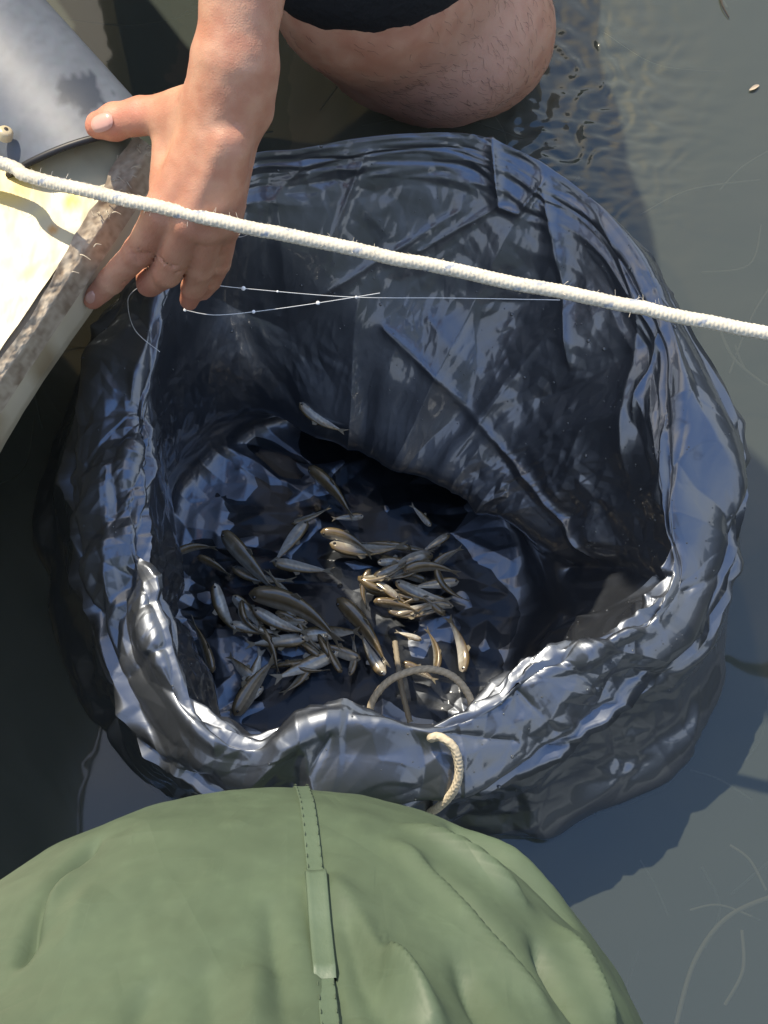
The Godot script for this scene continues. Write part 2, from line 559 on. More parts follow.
# creases of the film: [from, to, height, width], where the film stands proud (or is drawn in) along a line
var creases := [
	# far wall: long folds that fall from the rim
	[Vector3(0.1411, 0.1834, -0.2780), Vector3(0.1673, 0.1225, -0.1735), 0.010, 0.010], [Vector3(0.1673, 0.1225, -0.1735), Vector3(0.1737, 0.0957, -0.1204), 0.008, 0.010],
	[Vector3(0.0975, 0.1939, -0.2974), Vector3(0.1065, 0.1538, -0.2546), 0.010, 0.008], [Vector3(0.1065, 0.1538, -0.2546), Vector3(0.1246, 0.1540, -0.2471), 0.009, 0.006], [Vector3(0.1246, 0.1540, -0.2471), Vector3(0.1455, 0.1797, -0.2646), 0.008, 0.006],
	[Vector3(0.1065, 0.1538, -0.2546), Vector3(0.0339, 0.1080, -0.2341), 0.005, 0.006], [Vector3(0.0442, 0.0606, -0.1850), Vector3(0.1655, 0.0297, -0.0119), 0.007, 0.008], [Vector3(0.0010, 0.0474, -0.1864), Vector3(0.0543, 0.0292, -0.1363), 0.009, 0.008], [Vector3(0.0543, 0.0292, -0.1363), Vector3(0.1118, 0.0143, -0.0691), 0.007, 0.007],
	[Vector3(0.1118, 0.0143, -0.0691), Vector3(0.1925, 0.0189, 0.0439), 0.008, 0.007], [Vector3(0.0703, 0.1427, -0.2561), Vector3(-0.0717, 0.0566, -0.2087), 0.005, 0.010], [Vector3(0.1938, 0.1776, -0.2296), Vector3(0.2262, 0.1695, -0.1483), 0.008, 0.010], [Vector3(0.2262, 0.1695, -0.1483), Vector3(0.2150, 0.1064, -0.0119), 0.008, 0.012],
	[Vector3(-0.0769, 0.1678, -0.2829), Vector3(-0.1444, 0.1168, -0.2397), 0.006, 0.010], [Vector3(-0.0173, 0.1778, -0.2923), Vector3(-0.0510, 0.1089, -0.2443), 0.005, 0.008], [Vector3(0.2413, 0.1728, -0.1171), Vector3(0.2261, 0.1338, -0.0485), 0.007, 0.008],
	# left wall, under the hand
	[Vector3(-0.1968, 0.1669, -0.1202), Vector3(-0.1518, -0.1177, -0.1007), 0.012, 0.014], [Vector3(-0.1866, 0.0911, -0.1692), Vector3(-0.1159, -0.0421, -0.1472), 0.010, 0.012], [Vector3(-0.1624, 0.0640, -0.1939), Vector3(-0.0853, -0.0434, -0.1367), -0.010, 0.012],
	# the pinch on the right and the folds that run from it
	[Vector3(0.2415, 0.1500, 0.1001), Vector3(0.1713, -0.0396, 0.0370), -0.026, 0.010], [Vector3(0.2415, 0.1500, 0.1001), Vector3(0.1911, 0.0347, 0.0295), 0.014, 0.012], [Vector3(0.2302, 0.1492, 0.1217), Vector3(0.1797, 0.0250, 0.1038), 0.013, 0.008], [Vector3(0.2415, 0.1500, 0.1001), Vector3(0.1974, 0.0666, 0.0018), 0.008, 0.010],
	[Vector3(0.2320, 0.1530, 0.0158), Vector3(0.2419, 0.1524, 0.0876), -0.010, 0.006], [Vector3(0.2436, 0.1657, -0.0252), Vector3(0.2346, 0.1545, 0.0392), 0.007, 0.005], [Vector3(0.2418, 0.1576, 0.0761), Vector3(0.3000, 0.1433, 0.0487), -0.005, 0.004], [Vector3(0.2550, 0.1534, 0.1143), Vector3(0.2893, 0.1363, 0.0958), -0.005, 0.004], [Vector3(0.2094, 0.1639, 0.1517), Vector3(0.1664, 0.1733, 0.1710), 0.008, 0.006],
	# near rim
	[Vector3(0.0766, 0.1716, 0.2157), Vector3(0.1747, 0.1700, 0.1743), 0.010, 0.010], [Vector3(0.1084, 0.1780, 0.2050), Vector3(0.1423, 0.1483, 0.2352), -0.006, 0.005], [Vector3(0.1377, 0.1744, 0.1795), Vector3(0.1754, 0.1556, 0.1998), -0.008, 0.006], [Vector3(0.0443, 0.1730, 0.2402), Vector3(0.1087, 0.1592, 0.2455), -0.007, 0.006], [Vector3(-0.0822, 0.1730, 0.2482), Vector3(-0.0271, 0.1712, 0.2237), 0.009, 0.010], [Vector3(-0.0271, 0.1712, 0.2237), Vector3(0.0443, 0.1730, 0.2402), 0.009, 0.012], [Vector3(-0.0670, 0.1492, 0.2796), Vector3(-0.0427, 0.1751, 0.2406), -0.006, 0.005],
	# left rim
	[Vector3(-0.2310, 0.1739, 0.0149), Vector3(-0.2305, 0.1609, 0.1252), 0.008, 0.012], [Vector3(-0.2015, 0.1723, 0.0942), Vector3(-0.1854, -0.1190, 0.1047), 0.005, 0.010], [Vector3(-0.2169, 0.1447, 0.1888), Vector3(-0.1811, 0.1719, 0.1706), -0.010, 0.006], [Vector3(-0.1804, 0.1659, 0.2022), Vector3(-0.1340, 0.1690, 0.2474), 0.005, 0.014], [Vector3(-0.2169, 0.1793, -0.0473), Vector3(-0.2032, 0.1805, -0.1132), 0.008, 0.008], [Vector3(-0.1895, 0.1702, 0.1702), Vector3(-0.1441, -0.1196, 0.1354), 0.012, 0.012],
]

func sack_base(th: float, ctrl: Array) -> void:
	var dir := Vector3(cos(th), 0, sin(th))
	var fc := Vector3(FLOOR_X, 0, FLOOR_Z)
	var ri := per(INNER_RADIUS, th)
	var yi := per(INNER_HEIGHT, th)
	var ro := maxf(per(OUTER_RADIUS, th), ri + 0.006)
	var yo := per(OUTER_HEIGHT, th)
	var rw := per(WATERLINE_RADIUS, th)
	var rl := per(LIP_RADIUS, th)
	var yl := per(LIP_HEIGHT, th)
	var rf := 0.185
	var lip := fc * 0.65 + dir * rl + Vector3.UP * yl
	var inner := dir * ri + Vector3.UP * yi
	var outer := dir * ro + Vector3.UP * yo
	var skirt := dir * rw
	ctrl.clear()
	ctrl.append(fc + Vector3.UP * FLOOR_Y - dir * rf * 0.5)
	ctrl.append(fc + Vector3.UP * FLOOR_Y)
	ctrl.append(fc + dir * rf * 0.5 + Vector3.UP * FLOOR_Y)
	ctrl.append(fc + dir * rf + Vector3.UP * (FLOOR_Y + 0.006))
	ctrl.append(fc * 0.8 + dir * lerpf(rf + 0.012, rl, 0.45) + Vector3.UP * lerpf(FLOOR_Y, yl, 0.5))
	ctrl.append(lip)
	ctrl.append(lip.lerp(inner, 0.5) + dir * 0.008)
	ctrl.append(inner)
	ctrl.append(inner.lerp(outer, 0.5) + Vector3.UP * clampf((ro - ri) * 0.22, 0.002, 0.010))
	ctrl.append(outer)
	ctrl.append(outer.lerp(skirt, 0.18) + dir * 0.003 - Vector3.UP * 0.012)
	ctrl.append(outer.lerp(skirt, 0.6) - dir * 0.004 - Vector3.UP * 0.006)
	ctrl.append(skirt)
	ctrl.append(skirt - dir * 0.012 - Vector3.UP * 0.1)
	ctrl.append(skirt - dir * 0.05 - Vector3.UP * 0.2)
	ctrl.append(skirt - dir * 0.1 - Vector3.UP * 0.3)

func make_sack() -> Node3D:
	var nu := 1500
	var rows := [50, 54, 20, 34, 96, 104, 30, 32, 14, 30, 26, 8, 3]
	var nv := 1
	for r in rows:
		nv += r
	var base := PackedVector3Array()
	var zone := PackedFloat32Array()
	base.resize(nu * nv)
	zone.resize(nv)
	var ctrl := []
	for i in nu:
		var th := TAU * i / nu - PI
		sack_base(th, ctrl)
		var j := 0
		for s in rows.size():
			var cnt: int = rows[s]
			for k in cnt + (1 if s == rows.size() - 1 else 0):
				base[i * nv + j] = catmull(ctrl[s], ctrl[s + 1], ctrl[s + 2], ctrl[s + 3], float(k) / cnt)
				zone[j] = s + float(k) / cnt
				j += 1
	var nrm := grid_normals(base, nu, nv, true)
	var big := simplex(7.0, 41, 2)
	var pleat := simplex(1.0, 42, 2)
	var fold := simplex(5.5, 47, 1)
	fold.domain_warp_enabled = true
	fold.domain_warp_fractal_type = FastNoiseLite.DOMAIN_WARP_FRACTAL_NONE
	fold.domain_warp_amplitude = 0.05
	fold.domain_warp_frequency = 4.0
	var fold2 := simplex(15.0, 48, 1)
	fold2.domain_warp_enabled = true
	fold2.domain_warp_fractal_type = FastNoiseLite.DOMAIN_WARP_FRACTAL_NONE
	fold2.domain_warp_amplitude = 0.03
	fold2.domain_warp_frequency = 9.0
	var where := simplex(5.0, 46, 2)
	var thin := simplex(60.0, 49, 1)
	var boxes := []
	for c in creases:
		var r: float = c[3] * 2.6
		boxes.append([(c[0].min(c[1]) - Vector3.ONE * r), (c[0].max(c[1]) + Vector3.ONE * r)])
	# arc length down the profile, for the crumpled facets
	var warp := simplex(9.0, 51, 1)
	var v := PackedVector3Array()
	v.resize(nu * nv)
	for i in nu:
		var th := TAU * i / nu - PI
		var arc := 0.0
		var wide := clampf((per(OUTER_RADIUS, th) - per(INNER_RADIUS, th)) / 0.04, 0.12, 1.0)
		var near := smoothstep(-0.1, 0.6, sin(th) - 0.35 * cos(th) + 0.1)
		var far := smoothstep(0.2, 0.8, -sin(th)) # the far wall is drawn smoother than the rest
		for j in nv:
			var p := base[i * nv + j]
			var n := nrm[i * nv + j]
			var zn := zone[j]
			var floor_w := 1.0 - smoothstep(2.0, 3.5, zn)
			var wall := smoothstep(2.5, 3.8, zn) * (1.0 - smoothstep(5.4, 6.2, zn))
			var band := smoothstep(5.5, 6.1, zn) * (1.0 - smoothstep(8.2, 8.9, zn))
			var skirt := smoothstep(8.1, 8.8, zn)
			var w := 0.5 + 0.5 * where.get_noise_3dv(p)
			var bandk := lerpf(1.0, wide, band)
			var d := 0.0
			if j:
				arc += p.distance_to(base[i * nv + j - 1])
			var wx := warp.get_noise_3dv(p)
			var wy := warp.get_noise_3d(p.y + 3.0, p.z, p.x)
			var tu := (th + PI) / TAU
			# crumpling comes in patches; between them the film is drawn smooth
			var patch := smoothstep(0.40, 0.68, w)
			var rough := wall * lerpf(0.55, 0.22, far) + band * lerpf(0.55, 1.0, near) + skirt * 0.8
			if floor_w > 0.0:
				d += floor_w * (facets(p.x / 0.040 + wx * 0.5 + 50.0, p.z / 0.030 + wy * 0.5 + 50.0, 4096, 21) * 0.013 + facets(p.x / 0.016 + wx + 90.0, p.z / 0.013 + wy + 90.0, 4096, 23) * 0.006 * (0.3 + 0.7 * patch))
			d += facets(tu * 34.0 + wx * 0.5, arc / lerpf(0.05, 0.12, maxf(wall, skirt)) + wy * 0.5, 34, 3) * (0.017 + 0.009 * band) * rough * bandk
			d += facets(tu * 76.0 + wx * 0.8, arc / lerpf(0.022, 0.05, wall) + wy * 0.8, 76, 5) * 0.0115 * rough * (0.35 + 0.65 * patch) * bandk * (1.0 - 0.5 * far * wall)
			d += facets(tu * 170.0 + wx * 1.2, arc / 0.011 + wy * 1.2, 170, 9) * 0.0048 * rough * patch * bandk
			d += (0.2 - absf(thin.get_noise_3d(p.x * 0.9 + p.z * 0.5, p.y * 0.35, p.z * 0.35 - p.x * 0.2))) * 0.0004 * (wall + 0.4 * band + 0.4 * skirt)
			d += big.get_noise_3dv(p) * 0.004 * (wall + 0.6 * skirt + 0.3 * floor_w)
			# broad folds with sharp valleys, and finer ones across them
			d += (absf(fold.get_noise_3d(p.x, p.y * 0.45, p.z)) * 0.022 - 0.006) * (wall * lerpf(0.9, 0.6, far) + 0.3 * skirt)
			d += (0.2 - absf(fold2.get_noise_3d(p.x, p.y * 0.6, p.z))) * 0.0035 * (wall * lerpf(0.9, 0.25, far) + 0.4 * skirt + 0.3 * band * bandk + 0.5 * floor_w)
			var pl := pleat.get_noise_3d(cos(th) * 2.0, p.y * 1.5, sin(th) * 2.0)
			d += (0.3 - absf(pl)) * 0.014 * (wall * 0.5 + skirt * 0.8)
			for k in creases.size():
				var c: Array = creases[k]
				var bx: Array = boxes[k]
				if p.x < bx[0].x or p.z < bx[0].z or p.x > bx[1].x or p.z > bx[1].z or p.y < bx[0].y - 0.02 or p.y > bx[1].y + 0.02:
					continue
				var sd := seg_dist(p, c[0], c[1])
				var q: float = sd.x / c[3]
				if q < 2.6:
					var f := exp(-q * 1.6) * sqrt(sin(PI * clampf(0.06 + 0.88 * sd.y, 0.0, 1.0)))
					# the normals of the walls point outwards or inwards as the film turns: lift towards the open side
					d += c[2] * f * lerpf(1.0, 0.6, far * wall) * (1.0 - smoothstep(2.3, 2.6, q))
			v[i * nv + j] = p + n * d
	sack_v = v
	sack_nu = nu
	sack_nv = nv
	var t := thing("plastic_sack", "large open black plastic sack with crumpled rolled rim holding small fish", "plastic bag")
	sack_mesh = grid(v, nu, nv, true)
	piece("film", sack_mesh, m_film, t)
	# a little dark water has gathered on the bottom round the fish
	var pv := PackedVector3Array()
	var calm := simplex(30.0, 50, 2)
	for i in 72:
		for j in 14:
			var q := Vector3(FLOOR_X, FLOOR_Y + 0.0025, FLOOR_Z) + Vector3(cos(TAU * i / 72), 0, sin(TAU * i / 72)) * lerpf(0.001, 0.192, j / 13.0)
			q.y += 0.0004 * calm.get_noise_3dv(q)
			pv.append(q)
	var mw := mat(lin(0.006, 0.007, 0.007), 0.05, 0.22)
	mw.albedo_color.a = 0.62
	mw.transparency = BaseMaterial3D.TRANSPARENCY_ALPHA
	struct("puddle", grid(pv, 72, 14, true), mw)
	return t

var sack_v: PackedVector3Array
var sack_nu := 0
var sack_nv := 0
var sack_mesh: ArrayMesh

func sack_drops(t: Node3D) -> void:
	# beads of water clinging to the film
	var n: PackedVector3Array = sack_mesh.surface_get_arrays(0)[Mesh.ARRAY_NORMAL]
	var mm := MultiMesh.new()
	mm.transform_format = MultiMesh.TRANSFORM_3D
	var s := SphereMesh.new()
	s.radius = 1.0
	s.height = 2.0
	s.radial_segments = 10
	s.rings = 5
	mm.mesh = s
	var put := []
	for k in 1500:
		var i := rng.randi() % sack_nu
		var j := rng.randi_range(60, sack_nv - 60)
		var q := i * sack_nv + j
		if sack_v[q].x < rng.randf_range(-0.35, 0.2) or sack_v[q].y < 0.0:
			continue
		var r := rng.randf_range(0.0004, 0.0010) * (1.0 + 1.1 * float(rng.randf() < 0.08))
		var up := n[q] * (1.0 if n[q].y > 0.0 else -1.0)
		var x := up.cross(Vector3(0.3, 0.2, 0.9)).normalized()
		put.append(Transform3D(Basis(x * r, up * r * 0.55, x.cross(up) * r), sack_v[q] + up * r * 0.2))
	mm.instance_count = put.size()
	for k in put.size():
		mm.set_instance_transform(k, put[k])
	var o := MultiMeshInstance3D.new()
	o.name = "water_beads"
	o.multimesh = mm
	var m := mat(lin(0.05, 0.055, 0.06), 0.05, 0.8)
	o.material_override = m
	o.set_meta("kind", "stuff")
	t.add_child(o, true)

# ---------------------------------------------------------------- fish
var m_fish: StandardMaterial3D
var m_fin: StandardMaterial3D
var m_eye: StandardMaterial3D

func fish_at(s: float, bend: float) -> Vector3:
	# the spine from snout (0) to the root of the tail (1) for a fish one unit long, bent sideways
	return Vector3(0.5 - s * 0.84, 0.0, bend * (s - 0.4) * (s - 0.4) - bend * 0.1)

func fish_meshes(bend: float, deep: float, brown: float, sd: int) -> Array:
	var ns := 22
	var na := 14
	var v := PackedVector3Array()
	var c := PackedColorArray()
	var spots := simplex(9.0, sd, 3)
	for i in ns:
		var s := float(i) / (ns - 1)
		var p := fish_at(s, bend)
		var tg := (fish_at(s + 0.02, bend) - fish_at(s - 0.02, bend)).normalized()
		var sidew := tg.cross(Vector3.UP)
		var prof := pow(sin(PI * pow(clampf(s, 0.0, 1.0) * 0.93 + 0.01, 0.62)), 0.75)
		prof = maxf(prof, 0.24 * smoothstep(0.5, 1.0, s)) * (1.0 if i else 0.25)
		for k in na + 1:
			var a := TAU * k / na
			var h := prof * deep * sin(a) * (1.0 if sin(a) > 0.0 else 1.1)
			var w := prof * deep * 0.74 * cos(a) * (1.0 - 0.35 * s)
			v.append(p + Vector3.UP * h + sidew * w)
			var back := smoothstep(0.05, 0.75, sin(a) + 0.25 * spots.get_noise_3d(s * 3.0, a, bend))
			var belly := smoothstep(0.1, 0.8, -sin(a))
			var col := Color(0.46, 0.45, 0.39).lerp(Color(0.15, 0.11, 0.054), clampf(back * 1.0 + brown * 1.1 + 0.12, 0.0, 1.0))
			col = col.lerp(Color(0.66, 0.64, 0.58), belly * (1.0 - brown))
			col *= 0.85 + 0.35 * spots.get_noise_3d(s * 7.0, sin(a) * 1.2, cos(a) * 1.2)
			if s < 0.2:
				col = col.lerp(Color(0.16, 0.12, 0.07), 0.45)
			c.append(Color(maxf(col.r, 0.01), maxf(col.g, 0.01), maxf(col.b, 0.01)))
	var body := grid(v, ns, na + 1, false, c)
	# tail fin: forked, thin
	var root := fish_at(0.97, bend)
	var dirv := (fish_at(1.0, bend) - fish_at(0.95, bend)).normalized()
	var fin := fin_mesh([root + Vector3.UP * 0.018, root + dirv * 0.19 + Vector3.UP * 0.085, root + dirv * 0.11, root + dirv * 0.18 - Vector3.UP * 0.08, root - Vector3.UP * 0.018], dirv.cross(Vector3.UP) * 0.004)
	var d0 := fish_at(0.42, bend)
	var d1 := fish_at(0.56, bend)
	var dorsal := fin_mesh([d0 + Vector3.UP * deep * 0.85, d0.lerp(d1, 0.55) + Vector3.UP * (deep + 0.055), d1 + Vector3.UP * (deep + 0.025), d1 + Vector3.UP * deep * 0.75], Vector3(0, 0, 0.004))
	return [body, fin, dorsal, fish_at(0.075, bend), deep]

func fin_mesh(outline: Array, half: Vector3) -> ArrayMesh:
	var st := SurfaceTool.new()
	st.begin(Mesh.PRIMITIVE_TRIANGLES)
	st.set_smooth_group(-1)
	for s in [1.0, -1.0]:
		for k in range(1, outline.size() - 1):
			var t := [outline[0] + half * s, outline[k] + half * s, outline[k + 1] + half * s]
			if s < 0.0:
				t.reverse()
			for p in t:
				st.add_vertex(p)
	for k in outline.size():
		var a: Vector3 = outline[k]
		var b: Vector3 = outline[(k + 1) % outline.size()]
		for p in [a + half, a - half, b + half, b + half, a - half, b - half]:
			st.add_vertex(p)
	st.generate_normals()
	return st.commit()

var fish_kinds := []

func one_fish(head: Vector3, tail: Vector3, kind: int, roll: float, label: String) -> void:
	var t := thing("small_fish", label, "fish", Vector3.ZERO, "small fish lying in the black sack")
	var f: Array = fish_kinds[kind]
	piece("body", f[0], m_fish, t)
	piece("tail_fin", f[1], m_fin, t)
	piece("dorsal_fin", f[2], m_fin, t)
	for s in [1.0, -1.0]:
		var e := piece("eye", eye_mesh, m_eye, t)
		e.position = f[3] + Vector3(0, f[4] * 0.18, s * f[4] * 0.46)
	var x := (head - tail) * 1.12
	var l := x.length()
	x /= l
	var z := x.cross(Vector3.UP).normalized()
	var y := z.cross(x)
	var b := Basis(x, y, z).rotated(x, roll).scaled(Vector3.ONE * l / 1.0)
	t.transform = Transform3D(b, (head + tail) * 0.5 + Vector3(0, 0.009, 0))

var eye_mesh: SphereMesh

func make_fish() -> void:
	m_fish = vmat(0.2, 0.7)
	m_fish.metallic = 0.15
	m_fin = mat(lin(0.16, 0.14, 0.10), 0.35, 0.5)
	m_eye = mat(lin(0.015, 0.013, 0.012), 0.1, 0.6)
	eye_mesh = SphereMesh.new()
	eye_mesh.radius = 0.020
	eye_mesh.height = 0.040
	eye_mesh.radial_segments = 10
	eye_mesh.rings = 5
	for k in 8:
		fish_kinds.append(fish_meshes([0.0, 0.35, -0.45, 0.8, -0.2, 0.15, -0.8, 0.5][k], [0.118, 0.108, 0.125, 0.104, 0.130, 0.110, 0.118, 0.120][k], [0.0, 0.05, 0.35, 0.0, 0.55, 0.1, 0.05, 0.3][k], 60 + k))
	# head, tail, kind, roll, label
	var y := FLOOR_Y
	# the rest of the two heaps, packed between the others, each counted from the left
	var rank := ["first", "second", "third", "fourth", "fifth", "sixth", "seventh", "eighth", "ninth", "tenth", "eleventh", "twelfth", "thirteenth", "fourteenth", "fifteenth"]
	for right in [false, true]:
		var c: Vector3 = Vector3(0.0346, -0.1080, 0.0291) if right else Vector3(-0.1129, -0.1100, 0.0780)
		var spots := []
		for k in 15:
			spots.append(c + Vector3(rng.randf_range(-1, 1) * (0.045 if right else 0.065), rng.randf_range(-0.002, 0.010), rng.randf_range(-1, 1) * (0.040 if right else 0.052)))
		spots.sort_custom(func(p, q): return p.x < q.x)
		for k in 15:
			var a := rng.randf_range(-0.7, 0.7) + (0.0 if right else 0.6) + (PI if rng.randf() < 0.4 else 0.0)
			var l := rng.randf_range(0.036, 0.056)
			var dv := Vector3(cos(a), rng.randf_range(-0.1, 0.1), sin(a)) * l * 0.5
			one_fish(spots[k] + dv, spots[k] - dv, rng.randi() % 8, rng.randf_range(-1.4, 1.4), ("small fish packed in the right heap, %s of these from the left" if right else "small fish wedged in the left heap, %s of these from the left") % rank[k])
	for e in [
		[Vector3(-0.0831, -0.0400, -0.1363), Vector3(-0.0414, -0.0450, -0.1044), 1, 1.2, "pale silver fish lying alone highest on the dark film, head to the upper left"],
		[Vector3(-0.0747, -0.0960, -0.0898), Vector3(-0.0288, -0.1000, -0.0427), 4, 0.2, "broad brown fish below the lone pale fish, top of the middle column"],
		[Vector3(-0.0613, -0.0960, -0.0206), Vector3(-0.0102, -0.1000, -0.0048), 2, 0.5, "brown-backed fish with a bright snout lying crosswise under the broad brown fish"],
		[Vector3(-0.0511, -0.1020, -0.0087), Vector3(0.0204, -0.1040, -0.0007), 1, 1.1, "silver fish bent along the lower side of the brown-backed crosswise fish"],
		[Vector3(-0.0803, -0.1040, -0.0332), Vector3(-0.1114, -0.1060, 0.0083), 0, 1.3, "slim silver fish standing on its head left of the crosswise pair"],
		[Vector3(-0.1105, -0.1080, 0.0077), Vector3(-0.0541, -0.1100, 0.0188), 5, 1.2, "thin pale fish lying flat below the slim silver upright fish"],
		[Vector3(-0.1612, -0.0940, -0.0178), Vector3(-0.1101, -0.1000, 0.0410), 0, 0.55, "long olive fish slanting down to the right at the left of the heap"],
		[Vector3(-0.2110, -0.1000, 0.0006), Vector3(-0.1730, -0.1020, -0.0119), 2, 0.3, "small brown fish at the far left end of the heap, nearest the left film"],
		[Vector3(-0.1885, -0.1080, 0.0023), Vector3(-0.1551, -0.1080, 0.0195), 4, 0.4, "short dark brown fish tucked under the long olive fish"],
		[Vector3(-0.1706, -0.1060, 0.0350), Vector3(-0.1496, -0.1080, 0.0899), 3, 1.25, "bright silver fish curved like a blade on the left side"],
		[Vector3(-0.1497, -0.1040, 0.0462), Vector3(-0.1186, -0.1060, 0.0791), 6, 1.3, "short plump silver fish right of the curved blade-like fish"],
		[Vector3(-0.1284, -0.0900, 0.0462), Vector3(-0.0381, -0.1000, 0.0787), 2, 0.35, "longest brown fish lying across the centre of the left heap"],
		[Vector3(-0.1285, -0.0980, 0.0616), Vector3(-0.0770, -0.1020, 0.0885), 1, 1.2, "silver fish lying close below the longest brown fish"],
		[Vector3(-0.1516, -0.1020, 0.0750), Vector3(-0.1054, -0.1060, 0.0843), 5, 1.35, "silver fish with a bright eye below the plump silver fish"],
		[Vector3(-0.0801, -0.1040, 0.0900), Vector3(-0.1352, -0.1060, 0.0946), 0, 1.3, "pale fish lying level with its head to the right below the bright-eyed fish"],
		[Vector3(-0.0811, -0.1020, 0.0864), Vector3(-0.0241, -0.1040, 0.0796), 6, 1.2, "pale fish pointing right toward the brown slanting fish"],
		[Vector3(-0.1703, -0.1060, 0.1203), Vector3(-0.1897, -0.1080, 0.0681), 5, 0.5, "olive fish hanging head down beside the left film folds"],
		[Vector3(-0.0490, -0.1060, 0.1029), Vector3(-0.1085, -0.1080, 0.1289), 1, 1.3, "bluish silver fish rising to the right in the lower middle"],
		[Vector3(-0.1450, -0.1060, 0.1627), Vector3(-0.1120, -0.1080, 0.1075), 4, 0.8, "yellow-brown fish head down at the lower left of the heap"],
		[Vector3(-0.1367, -0.1100, 0.1538), Vector3(-0.1224, -0.1100, 0.0987), 0, 1.2, "grey fish lying under the yellow-brown head-down fish"],
		[Vector3(-0.0430, -0.0880, 0.0551), Vector3(0.0079, -0.0980, 0.1141), 4, 0.25, "thick brown fish slanting down to the right in the middle of the sack"],
		[Vector3(-0.0010, -0.1040, 0.1248), Vector3(-0.0241, -0.1060, 0.0874), 6, 1.5, "white-bellied fish under the tail of the thick brown fish"],
		[Vector3(-0.0329, -0.1080, 0.1238), Vector3(-0.0271, -0.1080, 0.0868), 1, 0.8, "small olive fish left of the white-bellied fish"],
		[Vector3(-0.0153, -0.1040, 0.0186), Vector3(-0.0242, -0.1060, 0.0582), 7, 0.5, "narrow brown fish upright at the left edge of the right heap"],
		[Vector3(-0.0081, -0.1000, 0.0262), Vector3(0.0409, -0.1040, 0.0036), 0, 0.8, "olive fish slanting up to the right at the top left of the right heap"],
		[Vector3(0.0222, -0.0900, 0.0209), Vector3(0.0731, -0.0980, 0.0141), 2, 0.3, "yellowish brown fish on top of the right heap"],
		[Vector3(-0.0080, -0.0940, 0.0533), Vector3(0.0362, -0.1000, 0.0599), 4, 0.3, "reddish brown fish at the lower left of the right heap"],
		[Vector3(0.0142, -0.0980, 0.0332), Vector3(0.0645, -0.1020, 0.0552), 1, 1.2, "silver fish across the middle of the right heap"],
		[Vector3(0.0729, -0.1000, 0.0305), Vector3(0.0284, -0.1020, 0.0352), 5, 1.0, "grey silver fish with its head at the right edge of the right heap"],
		[Vector3(0.0527, -0.0980, 0.0184), Vector3(0.0767, -0.1040, 0.0556), 7, 0.4, "brown fish pointing down along the right edge of the right heap"],
		[Vector3(0.0060, -0.1020, 0.0604), Vector3(0.0585, -0.1060, 0.0645), 1, 0.9, "fish lying level along the bottom of the right heap"],
		[Vector3(0.0314, -0.1040, 0.0462), Vector3(0.0010, -0.1060, 0.0371), 4, 0.9, "small dark fish half hidden in the middle of the right heap"],
		[Vector3(0.0082, -0.1080, -0.0128), Vector3(0.0492, -0.1080, -0.0020), 5, 0.7, "thin dark fish behind the right heap"],
		[Vector3(0.0658, -0.1060, -0.0208), Vector3(0.0369, -0.1080, -0.0020), 0, 1.1, "grey fish pointing up to the right behind the right heap"],
		[Vector3(0.0785, -0.1020, 0.1212), Vector3(0.0726, -0.1060, 0.0687), 3, 1.0, "fish bent like a bow beside the right side of the rope loop"],
		[Vector3(0.0519, -0.1080, 0.1198), Vector3(0.0504, -0.1100, 0.0780), 7, 0.5, "dark brown fish inside the top of the rope loop"],
		[Vector3(0.0200, -0.1080, 0.1136), Vector3(0.0518, -0.1100, 0.1295), 4, 1.0, "brown fish lying under the arch of the rope loop"],
		[Vector3(-0.0929, -0.1080, -0.0346), Vector3(-0.0559, -0.1080, -0.0489), 5, 0.8, "small thin fish above the slim silver upright fish"],
		[Vector3(-0.0227, -0.1040, -0.0409), Vector3(-0.0527, -0.1060, -0.0394), 7, 1.1, "short pale fish right under the tail of the broad brown fish"],
		[Vector3(-0.1215, -0.1120, 0.1371), Vector3(-0.1525, -0.1120, 0.1614), 5, 1.3, "thin fish at the bottom left beside the near rim"],
		[Vector3(-0.0722, -0.1120, 0.1085), Vector3(-0.0954, -0.1120, 0.1473), 2, 0.9, "dark fish in the folds above the near rim"],
		[Vector3(0.0362, -0.1100, 0.0884), Vector3(0.0121, -0.1100, 0.0801), 0, 1.2, "small silver fish between the right heap and the rope loop"],
		[Vector3(-0.1514, -0.1100, 0.0145), Vector3(-0.0937, -0.1100, 0.0338), 1, 0.9, "grey fish under the tail of the long olive fish"],
		[Vector3(0.0475, -0.1100, -0.0332), Vector3(0.0291, -0.1100, -0.0552), 5, 1.0, "tiny silver fish alone in the dark above the right heap"],
	]:
		one_fish(e[0], e[1], e[2], e[3] * (1.0 if e[2] % 2 == 0 else -1.0), e[4])

# ---------------------------------------------------------------- ropes and lines
func braid(k: float, turns: int, deep: float, r: float) -> Callable:
	return func(_i, s, a):
		var h := maxf(absf(sin(a * turns * 0.5 + s * k)), absf(sin(a * turns * 0.5 - s * k + 0.8)))
		return r * (1.0 - deep + deep * 2.0 * h * h - deep * 0.5)

